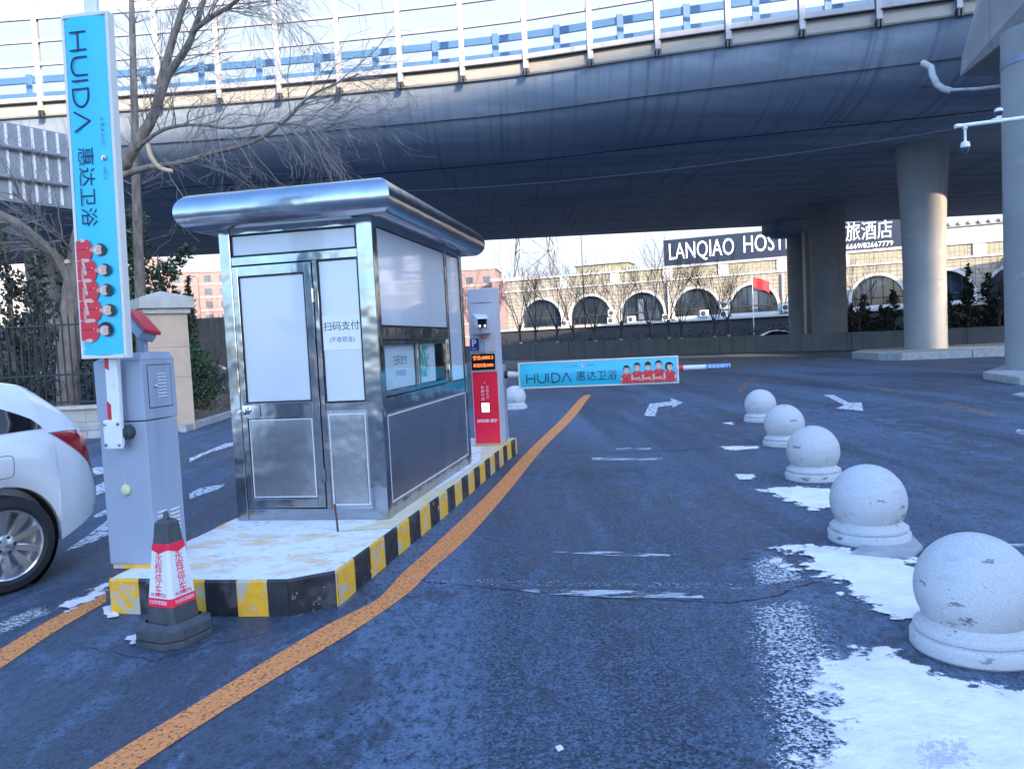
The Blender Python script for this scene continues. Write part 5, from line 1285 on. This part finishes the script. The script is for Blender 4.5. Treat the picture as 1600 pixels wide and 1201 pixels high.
# far blocks
def flats(label, x, y, w_, d_, h, rz, mat='brick_pink'):
    t = thing('apartment_block', label, 'building', (x, y, 0), rz); m = MB(); m.box(-w_/2, w_/2, 0, d_, 0, h); m.build('wall', M[mat], t)
    m = MB(); m.box(-w_/2-.3, w_/2+.3, -.3, d_+.3, h, h+.7); m.build('roof', M['far_pale'], t)
    m = MB(); nx = int(w_/3.2); nz = int(h/2.9)
    for j in range(nz):
        m.box(-w_/2+.2, w_/2-.2, -.12, -.01, j*2.9+.35, j*2.9+.6)
    m.build('floor_band', M['far_pale'], t)
    m = MB()
    for i in range(nx):
        for j in range(nz): cx = -w_/2+(i+.5)*w_/nx; m.box(cx-.75, cx+.75, -.06, -.005, j*2.9+1.0, j*2.9+2.4)
    o = m.build('windows', M['dark_glass'], t); o['kind'] = 'stuff'
    m = MB()
    for i in range(0, nx, 3): cx = -w_/2+(i+.5)*w_/nx; m.box(cx-1.3, cx+1.3, -1.1, -.13, 0, h-1.2)
    m.build('balcony_tower', M[mat], t)
flats('pink apartment block just right of the booth roof, taller left end', -8.5, 178, 12, 12, 18.5, R(-6)); flats('lower pink apartment block behind the red terminal', 2.0, 172, 11, 12, 15.2, R(-10))
flats('salmon apartment block seen left of the booth', -68, 172, 26, 12, 20.5, R(12)); flats('pale apartment block in the gap at the far left', -118, 168, 34, 12, 24, R(20), 'far_pale')
flats('pink apartment block hidden behind the big tree', -95, 185, 22, 12, 26, R(14))

# ================================================================== LEFT SIDE
st = thing('gate_pier', 'tan stone gate pier with a pale moulded cap behind the barrier cabinet', 'gate pier', (-7.28, 16.25, 0), R(38))
m = MB(); m.box(-.40, .40, -.40, .40, 0, 1.12); m.box(-.40, .40, -.40, .40, 1.128, 1.75); m.box(-.40, .40, -.40, .40, 1.758, 2.45); m.box(-.39, .39, -.39, .39, 1.1, 1.77); m.build('shaft', M['stone_tan'], st, bevel=.006)
m = MB(); m.box(-.46, .46, -.46, .46, 2.45, 2.56); m.box(-.53, .53, -.53, .53, 2.56, 2.78); vs = [(-.53, -.53, 2.78), (.53, -.53, 2.78), (.53, .53, 2.78), (-.53, .53, 2.78), (0, 0, 2.95)]; m.add(vs, [(0, 1, 4), (1, 2, 4), (2, 3, 4), (3, 0, 4)]); m.build('cap', M['stone_cap'], st, bevel=.012)
fw_ = thing('garden_wall', 'low stone wall carrying the iron fence behind the white car', 'wall', (-16, 15.4, 0))
m = MB(); m.box(-14, 8.2, 0, .32, 0, .28); m.build('plinth_course', M['stone_block'], fw_, bevel=.01); m = MB(); m.box(-14, 8.2, .03, .29, .28, .60); m.build('wall', M['stone_panel'], fw_); m = MB(); m.box(-14, 8.25, -.03, .35, .60, .67); m.build('coping', M['stone_cap'], fw_, bevel=.01)
fe = thing('iron_fence', 'black wrought iron fence with scrolls on the low stone wall', 'fence', (-16, 15.56, .67))
m = MB()
for i in range(158):
    x = -14+i*.14; m.bar((x, 0, .03), (x, 0, 1.78), .022, .022); m.add([(x-.02, 0, 1.78), (x, -.02, 1.78), (x+.02, 0, 1.78), (x, .02, 1.78), (x, 0, 1.92)], [(0, 1, 4), (1, 2, 4), (2, 3, 4), (3, 0, 4)])
o = m.build('bars', M['iron'], fe); o['kind'] = 'stuff'
for z in (.06, .62, 1.62): m = MB(); m.box(-14, 8.2, -.02, .02, z, z+.035); m.build('rail', M['iron'], fe)
m = MB()
for i in range(38):
    x = -13.8+i*.58
    for sg in (1, -1):
        pts = [(x+.29+sg*(.26-.026*t)*math.cos(t*.75)*.9, -.02, .34+(.25-.022*t)*math.sin(t*.75)) for t in range(10)]; m.tube(pts, .011, 4)
o = m.build('scrolls', M['iron'], fe); o['kind'] = 'stuff'
for x in (-14, -10.4, -6.8, -3.2, .4, 4.0, 7.9): m = MB(); m.box(x-.045, x+.045, -.045, .045, 0, 2.0); m.lathe([(.06, 2.0), (.06, 2.04), (.03, 2.08), (.05, 2.13), (0, 2.18)], 12, (x, 0, 0), cap=False); m.build('fence_post', M['iron'], fe)
# road sign seen from behind
A0 = GY(-95, 166, 16.2); A1 = GY(104, 216, 18.4); B1 = GY(116, 332, 18.4); B0 = GY(-95, 297, 16.2)
sg = thing('road_sign', 'back of a big ribbed aluminium road sign at upper left', 'road sign', (A0.x, A0.y, 0), math.atan2(A1.y-A0.y, A1.x-A0.x))
W_ = (Vector((A1.x-A0.x, A1.y-A0.y))).length; z1, z0 = (A0.z+A1.z)/2+.02, (B0.z+B1.z)/2
m = MB(); m.box(0, W_, 0, .02, z0, z1); m.build('panel', M['alu'], sg)
for i in range(9): x = .12+i*(W_-.24)/8.4; m = MB(); m.box(x-.025, x+.025, -.035, -.001, z0+.05, z1-.03); m.build('rib', M['white_paint'], sg)
for f in (.30, .68): m = MB(); zz = z0+(z1-z0)*f; m.tube([(-2.2, -.085, zz), (W_-.10, -.085, zz)], .05, 12); m.build('support_tube', M['alu'], sg, smooth=40)
m = MB(); m.tube([(-2.2, -.085, 0), (-2.2, -.085, z1+.2)], .14, 14); m.build('post', M['alu'], sg, smooth=40)

# ================================================================== TREES
def tw(m, p, d, ln, rad, rng, depth, droop=.0, kids=(3, 5), spread=.7, mi=0, wob=.16, minr=.0035, n0=6):
    K = max(3, int(3+ln*2.2)) if depth > 0 else 4
    pts = [p.copy()]; dirs = []; d = d.normalized()
    for i in range(K):
        d = (d+Vector((rng.uniform(-wob, wob), rng.uniform(-wob, wob), rng.uniform(-wob, wob)-droop))).normalized()
        pts.append(pts[-1]+d*ln/K); dirs.append(d)
    rr = [max(minr, rad*(1-.75*i/K)) for i in range(K+1)]
    m.tube(pts, rr, n0 if rad > .03 else (4 if rad > .012 else 3), mi, cap=False)
    if depth <= 0: return
    for c in range(rng.randint(*kids)):
        t = rng.uniform(.25, 1.0); i = min(int(t*K), K-1); q = pts[i].lerp(pts[i+1], t*K-i)
        a = Vector((rng.gauss(0, 1), rng.gauss(0, 1), rng.gauss(0, 1))); a = (a-a.dot(dirs[i])*dirs[i]).normalized()
        nd = (dirs[i]+a*spread*rng.uniform(.6, 1.4)).normalized()
        tw(m, q, nd, ln*rng.uniform(.45, .72), max(minr, rr[i]*rng.uniform(.45, .62)), rng, depth-1, droop, kids, spread, mi, wob, minr, n0)
def path(m, pts, r0, r1, n=10, mi=0, rng=None, jit=.0):
    """smooth limb through points; returns dense points and radii"""
    out = []; k = len(pts)
    for i in range(k-1):
        p = [pts[max(0, min(k-1, i+j))] for j in (-1, 0, 1, 2)]
        for s_ in range(8):
            f = s_/8; out.append(.5*((2*p[1])+(p[2]-p[0])*f+(2*p[0]-5*p[1]+4*p[2]-p[3])*f*f+(3*p[1]-p[0]-3*p[2]+p[3])*f**3))
    out.append(pts[-1].copy())
    if rng and jit: out = [q+Vector((rng.uniform(-1, 1), rng.uniform(-1, 1), rng.uniform(-1, 1)))*jit for q in out]
    rr = [r0+(r1-r0)*i/(len(out)-1) for i in range(len(out))]
    m.tube(out, rr, n, mi); return out, rr
bt = thing('bare_tree', 'big leafless old tree with spreading limbs behind the iron fence at left', 'tree', (GY(106, 640, 17.2).x, 17.2, 0))
rng = random.Random(11); off = -Vector(bt.location)
def Y(u, v, y=17.2): return GY(u, v, y)+off
trunk = MB(); base = Y(106, 640); base.z = -.02
path(trunk, [base, Y(106, 585), Y(109, 530), Y(112, 470), Y(117, 420)], .24, .19, 14, 0, rng, .012)
path(trunk, [Y(116, 440), Y(122, 380), Y(140, 322, 17), Y(172, 280, 16.9), Y(198, 252, 16.8)], .17, .135, 12, 0, rng, .008)
trunk.build('trunk', M['bark'], bt, smooth=50)
lm = MB(); L1 = []
L1.append(path(lm, [Y(112, 440), Y(95, 410), Y(60, 378, 16.8), Y(25, 348, 16.6), Y(-40, 318, 16.3), Y(-110, 280, 16)], .13, .06, 10, 0, rng, .006))
L1.append(path(lm, [Y(196, 254, 16.8), Y(222, 212, 16.7), Y(243, 172, 16.6), Y(254, 120, 16.6), Y(268, 68, 16.6), Y(284, 18, 16.6), Y(300, -50, 16.6)], .13, .05, 10, 0, rng, .006))
L1.append(path(lm, [Y(246, 165, 16.6), Y(262, 118, 16.5), Y(290, 78, 16.4), Y(306, 40, 16.3), Y(322, -10, 16.3), Y(345, -70, 16.3)], .095, .04, 9, 0, rng, .006))
L1.append(path(lm, [Y(300, 50, 16.3), Y(328, 28, 16.2), Y(362, 8, 16.1), Y(390, -20, 16)], .06, .03, 8, 0, rng, .005))
L1.append(path(lm, [Y(192, 274, 16.8), Y(230, 262, 16.6), Y(275, 256, 16.4), Y(330, 240, 16.2), Y(396, 222, 16), Y(444, 190, 15.8), Y(486, 150, 15.6), Y(560, 116, 15.3)], .075, .016, 8, 0, rng, .006))
L1.append(path(lm, [Y(205, 240, 16.8), Y(250, 205, 16.2), Y(300, 195, 15.6), Y(360, 200, 15), Y(430, 192, 14.6), Y(490, 200, 14.4)], .045, .014, 7, 0, rng, .006))
L1.append(path(lm, [Y(118, 400), Y(90, 366, 16.6), Y(55, 330, 16), Y(20, 300, 15.6)], .03, .014, 6, 0, rng, .01))
lm.build('limbs', M['bark'], bt, smooth=50)
q = MB(); path(q, [Y(270, 268, 16.1), Y(250, 262, 16.05), Y(236, 245, 16), Y(231, 226, 16)], .045, .05, 9); q.build('cut_stub', M['cut'], bt, smooth=50)
q = MB(); q.M = Matrix.Translation(Y(107, 410, 16.95)) @ Matrix.Rotation(R(80), 4, 'X'); q.lathe([(.05, 0), (.05, .08), (.0, .082)], 12, cap=False); q.build('knot', M['cut'], bt)
cr = MB()
for j, (pp, rr) in enumerate(L1):
    nk = (20, 20, 20, 16, 30, 24, 12)[j]
    for i in range(nk):
        k = rng.randint(len(pp)//5, len(pp)-2); d = (pp[k+1]-pp[k]).normalized()
        a = Vector((rng.gauss(0, 1), rng.gauss(0, .8), rng.gauss(0, 1))); a = (a-a.dot(d)*d).normalized()
        if j in (4, 5): tw(cr, pp[k], d+a*.9+Vector((0, 0, .1)), rng.uniform(.9, 1.7), .013, rng, 2, .03, (3, 5), .65, 0, .22, .0028)
        else: tw(cr, pp[k], d+a*.9, rng.uniform(.8, 1.6), .015, rng, 2, .02, (3, 5), .7, 0, .15)
# pale drooping sprays reaching over the booth roof
for i in range(12):
    u0 = rng.uniform(300, 520); p = Y(u0, rng.uniform(195, 235), rng.uniform(14.3, 16)); tw(cr, p, Vector((rng.uniform(.3, 1), rng.uniform(-.6, .2), rng.uniform(-.1, .35))), rng.uniform(1.0, 1.9), .010, rng, 2, .03, (3, 5), .6, 0, .24, .0028)
for i in range(16):
    p = Y(rng.uniform(330, 420), rng.uniform(-60, 0), rng.uniform(15, 16.5)); tw(cr, p, Vector((rng.uniform(-.2, 1), rng.uniform(-.5, .3), rng.uniform(-.5, .3))), rng.uniform(1.0, 1.9), .010, rng, 2, .08, (3, 5), .5, 0, .12)
cr.build('crown', M['twig'], bt)

yt = thing('bare_tree', 'slender straight young tree with short side branches beside the gate pier', 'tree', (GY(222, 640, 19).x, 19, 0)); off = -Vector(yt.location)
m = MB(); b0 = Y(222, 640, 19); b0.z = 0; pp, rr = path(m, [b0, Y(220, 480, 19), Y(214, 330, 19), Y(210, 170, 19), Y(206, 20, 19), Y(203, -90, 19)], .15, .045, 10); m.build('trunk', M['bark'], yt, smooth=50)
m = MB()
for i in range(52):
    k = rng.randint(14, len(pp)-2); a = rng.uniform(0, 6.28); tw(m, pp[k], Vector((math.cos(a), math.sin(a), .45)), rng.uniform(.5, 1.15), .012, rng, 1, -.02, (2, 4), .5, 0, .14)
m.build('crown', M['twig'], yt)

def leaves(m, c, r, n, rng, size, flat=1.0):
    for i in range(n):
        v = Vector((rng.gauss(0, 1), rng.gauss(0, 1), rng.gauss(0, 1))).normalized()*(rng.random()**.45); p = c+Vector((v.x*r[0], v.y*r[1], v.z*r[2]))
        a = Vector((rng.uniform(-1, 1), rng.uniform(-1, 1), rng.uniform(-.3, 1.2))).normalized()*size*rng.uniform(.6, 1.3); b = a.cross(Vector((rng.uniform(-1, 1), rng.uniform(-1, 1), rng.uniform(-1, 1)))).normalized()*size*.38
        m.add([p-b, p+b, p+a], [(0, 1, 2)])
def conifer(label, x, y, h, clumps, mat, z0=.3, group=None, size=.10, seed=1, n=110, tilt=.0, name='juniper_tree'):
    t = thing(name, label, 'tree', (x, y, 0), 0, group); rg = random.Random(seed)
    m = MB(); m.tube([(0, 0, 0), (.03, 0, h*.5), (tilt, 0, h*.92)], [.03+h*.015, .02+h*.009, .012], 8); m.build('trunk', M['bark'], t, smooth=50)
    m = MB()
    for (cx, cy, cz, rx, rz_) in clumps: leaves(m, Vector((cx, cy, cz)), (rx, rx, rz_), int(n*max(.4, rx*rz_*8)), rg, size)
    m.build('crown', M[mat], t); return t
def column(h, wd, rg, n=16, z0=.3):
    out = []
    for i in range(n):
        f = (i+.5)/n; z = z0+(h-z0)*f; r = wd*(1-f**1.6)*.75+.06; a = rg.uniform(0, 6.28); d = r*.55*rg.random()
        out.append((d*math.cos(a), d*math.sin(a), z, r*rg.uniform(.5, .85), (h-z0)/n*rg.uniform(.9, 1.7)))
    return out
rg = random.Random(5)
def ux(u, y): return GY(u, 560, y).x
conifer('open juniper with tufted branch ends rising above the gate pier', ux(258, 22), 22, 4.9, [(.1, 0, 2.5, .5, .5), (-.35, .1, 2.9, .45, .45), (.45, 0, 3.0, .4, .4), (.1, 0, 3.4, .4, .4), (-.1, .1, 3.9, .35, .4), (.35, 0, 4.0, .3, .3), (.62, 0, 4.35, .3, .25), (.85, 0, 4.55, .26, .2), (-.5, 0, 2.2, .5, .5), (.5, 0, 1.8, .5, .6), (0, 0, 1.2, .6, .7)], 'juniper', size=.13, seed=2, n=170)
conifer('narrow pointed juniper between the gate pier and the booth', ux(302, 23), 23, 3.75, column(3.75, .42, rg, 12), 'juniper', size=.12, seed=3, n=210)
conifer('dark evergreen climbing the slender tree trunk above the gate pier', ux(222, 20.3), 20.3, 5.6, [(0, 0, 2.6+.42*i, .34+.08*rg.random(), .40) for i in range(7)]+[(-.2, 0, 2.0, .6, .6), (.1, .1, 1.2, .7, .7)], 'juniper', size=.13, seed=4, n=190)
t = thing('round_shrub', 'dense round clipped shrub between the gate pier and the booth', 'shrub', (ux(301, 21.2), 21.2, 0)); m = MB(); leaves(m, Vector((0, 0, .95)), (.72, .7, .92), 3600, rg, .085); m.build('foliage', M['shrub'], t); m = MB(); m.tube([(0, 0, 0), (0, 0, .9)], .05, 8); m.build('stem', M['bark'], t)
for i, (u, y, h, wd, lb) in enumerate([(-30, 24, 6.0, 1.2, 'dark evergreen behind the fence at the left edge'), (22, 26, 6.6, 1.25, 'second dark evergreen behind the iron fence from the left'), (68, 27, 6.4, 1.2, 'dark evergreen behind the fence left of the big trunk'), (112, 25.5, 5.6, 1.2, 'dark evergreen right behind the big bare trunk'), (160, 24.5, 4.6, 1.1, 'dark evergreen behind the upright banner')]):
    conifer(lb, ux(u, y), y, h, column(h, wd, rg, 22, .2), 'dark_leaf', size=.18, seed=20+i, n=60, group='evergreens behind the iron fence')
hd = thing('hedge', 'low dark hedge behind the iron fence', 'hedge', (-16, 18.5, 0)); m = MB()
for i in range(46): leaves(m, Vector((-13+i*.47, rg.uniform(-.3, .3), .75+rg.uniform(-.1, .2))), (.5, .5, .7), 170, rg, .10)
m.build('foliage', M['dark_leaf'], hd)
# thicket of bare shrubs
for i, (u, y, lb) in enumerate([(318, 30, 'bare twiggy shrub beside the pointed juniper'), (338, 32, 'bare twiggy shrub right at the left booth post'), (35, 19.5, 'tangle of bare shrub stems behind the fence at far left')]):
    t = thing('bare_shrub', lb, 'shrub', (ux(u, y), y, 0)); m = MB()
    for k in range(26): a = rg.uniform(0, 6.28); tw(m, Vector((.4*math.cos(a)*rg.random(), .4*math.sin(a)*rg.random(), 0)), Vector((.35*math.cos(a), .35*math.sin(a), 1)), rg.uniform(2.2, 3.6), .018, rg, 1, -.01, (3, 6), .35, 0, .09)
    m.build('stems', M['twig_dark'], t)
# street trees before the hotel
protos = []
def street_tree(seed, h):
    rg2 = random.Random(seed); t = thing('street_tree', 'bare street tree', 'tree', (0, 0, -50)); m = MB()
    m.tube([(0, 0, 0), (.01, 0, .6), (.0, .02, 1.35)], [.16, .13, .12], 8); m.build('whitewashed_trunk', M['whitewash'], t, smooth=50)
    m = MB(); m.tube([(.0, .02, 1.35), (.03, 0, 2.2), (.06, .03, 2.9)], [.12, .11, .10], 8); m.build('trunk', M['twig_dark'], t, smooth=50)
    m = MB()
    for k in range(5): a = k*1.25+rg2.uniform(-.4, .4); tw(m, Vector((.05, .02, 2.0+.16*k)), Vector((.5*math.cos(a), .5*math.sin(a), 1)), h*rg2.uniform(.42, .62), .05, rg2, 2, -.03, (4, 6), .5, 0, .09, .011, 6)
    m.build('crown', M['twig_dark'], t); return t
protos = [street_tree(s, h) for s, h in ((1, 7.4), (2, 8.2), (3, 6.8), (4, 9.0))]
used = [False]*4
for i, (u, y, lb) in enumerate([(745, 76, 'bare street tree seen between the booth and the red terminal'), (774, 74, 'bare street tree behind the top of the red terminal'), (815, 75, 'bare street tree before the left edge of the first arch'), (838, 72, 'bare street tree in the middle of the first arch'), (872, 72, 'bare street tree at the right side of the first arch'),
        (898, 70, 'bare street tree between the first and second arches'), (932, 70, 'bare street tree just right of the lamp pole'), (972, 68, 'bare street tree between the second and third arches'), (1017, 67, 'bare street tree in front of the third arch'), (1047, 66, 'bare street tree between third and fourth arches'),
        (1066, 65, 'tall bare street tree left of the fourth arch'), (1118, 63, 'bare street tree right of the fourth arch below the sign'), (1140, 62.5, 'bare street tree left of the red flag below the sign'), (1345, 52, 'bare street tree between the two big piers'), (1562, 46, 'bare street tree at the arch near the right edge')]):
    k = (0, 2, 1, 0, 3, 1, 0, 2, 3, 1, 3, 1, 2, 0, 2)[i]
    if not used[k]: t = protos[k]; used[k] = True
    else: t = dup(protos[k])
    t.location = (ux(u, y), y, 0); t.rotation_euler = (0, 0, i*1.7); s_ = y/70; t.scale = (s_, s_, s_*(.95+.1*((i*37) % 5)/5)); t['label'] = lb; t['group'] = 'bare street trees before the hotel'
# junipers and hedge before the hotel
for i, (u, y, vt, wd, lb) in enumerate([(1332, 56, 478, 1.5, 'dark juniper just right of the shaded pier'), (1352, 54, 462, 1.6, 'dark juniper in front of the arch between the piers'), (1378, 54, 480, 1.5, 'dark juniper just left of the lit pier'), (1398, 52, 455, 1.3, 'dark juniper half hidden by the lit pier'),
        (1484, 50, 458, 1.4, 'dark juniper at the right flank of the lit pier'), (1514, 50, 418, 1.3, 'tallest spiky dark juniper right of the lit pier'), (1546, 49, 430, 1.3, 'spiky dark juniper second from the right column'), (1566, 48, 448, 1.5, 'broad dark juniper beside the right column'), (1592, 47, 462, 1.6, 'dark juniper peeping past the right column')]):
    h = GY(u, vt, y).z; conifer(lb, ux(u, y), y, h, column(h, wd, rg, 20, .2), 'dark_leaf', size=.28, seed=50+i, n=34, group='junipers before the hotel')
hd = thing('hedge', 'dark hedge along the foot of the hotel behind the low wall', 'hedge', tof(0, -5.2, 0), FA); m = MB()
for i in range(60): leaves(m, Vector((-3+i*.95, rg.uniform(-.4, .4), 1.0+rg.uniform(-.1, .25))), (.9, .7, 1.0), 70, rg, .22)
m.build('foliage', M['dark_leaf'], hd)
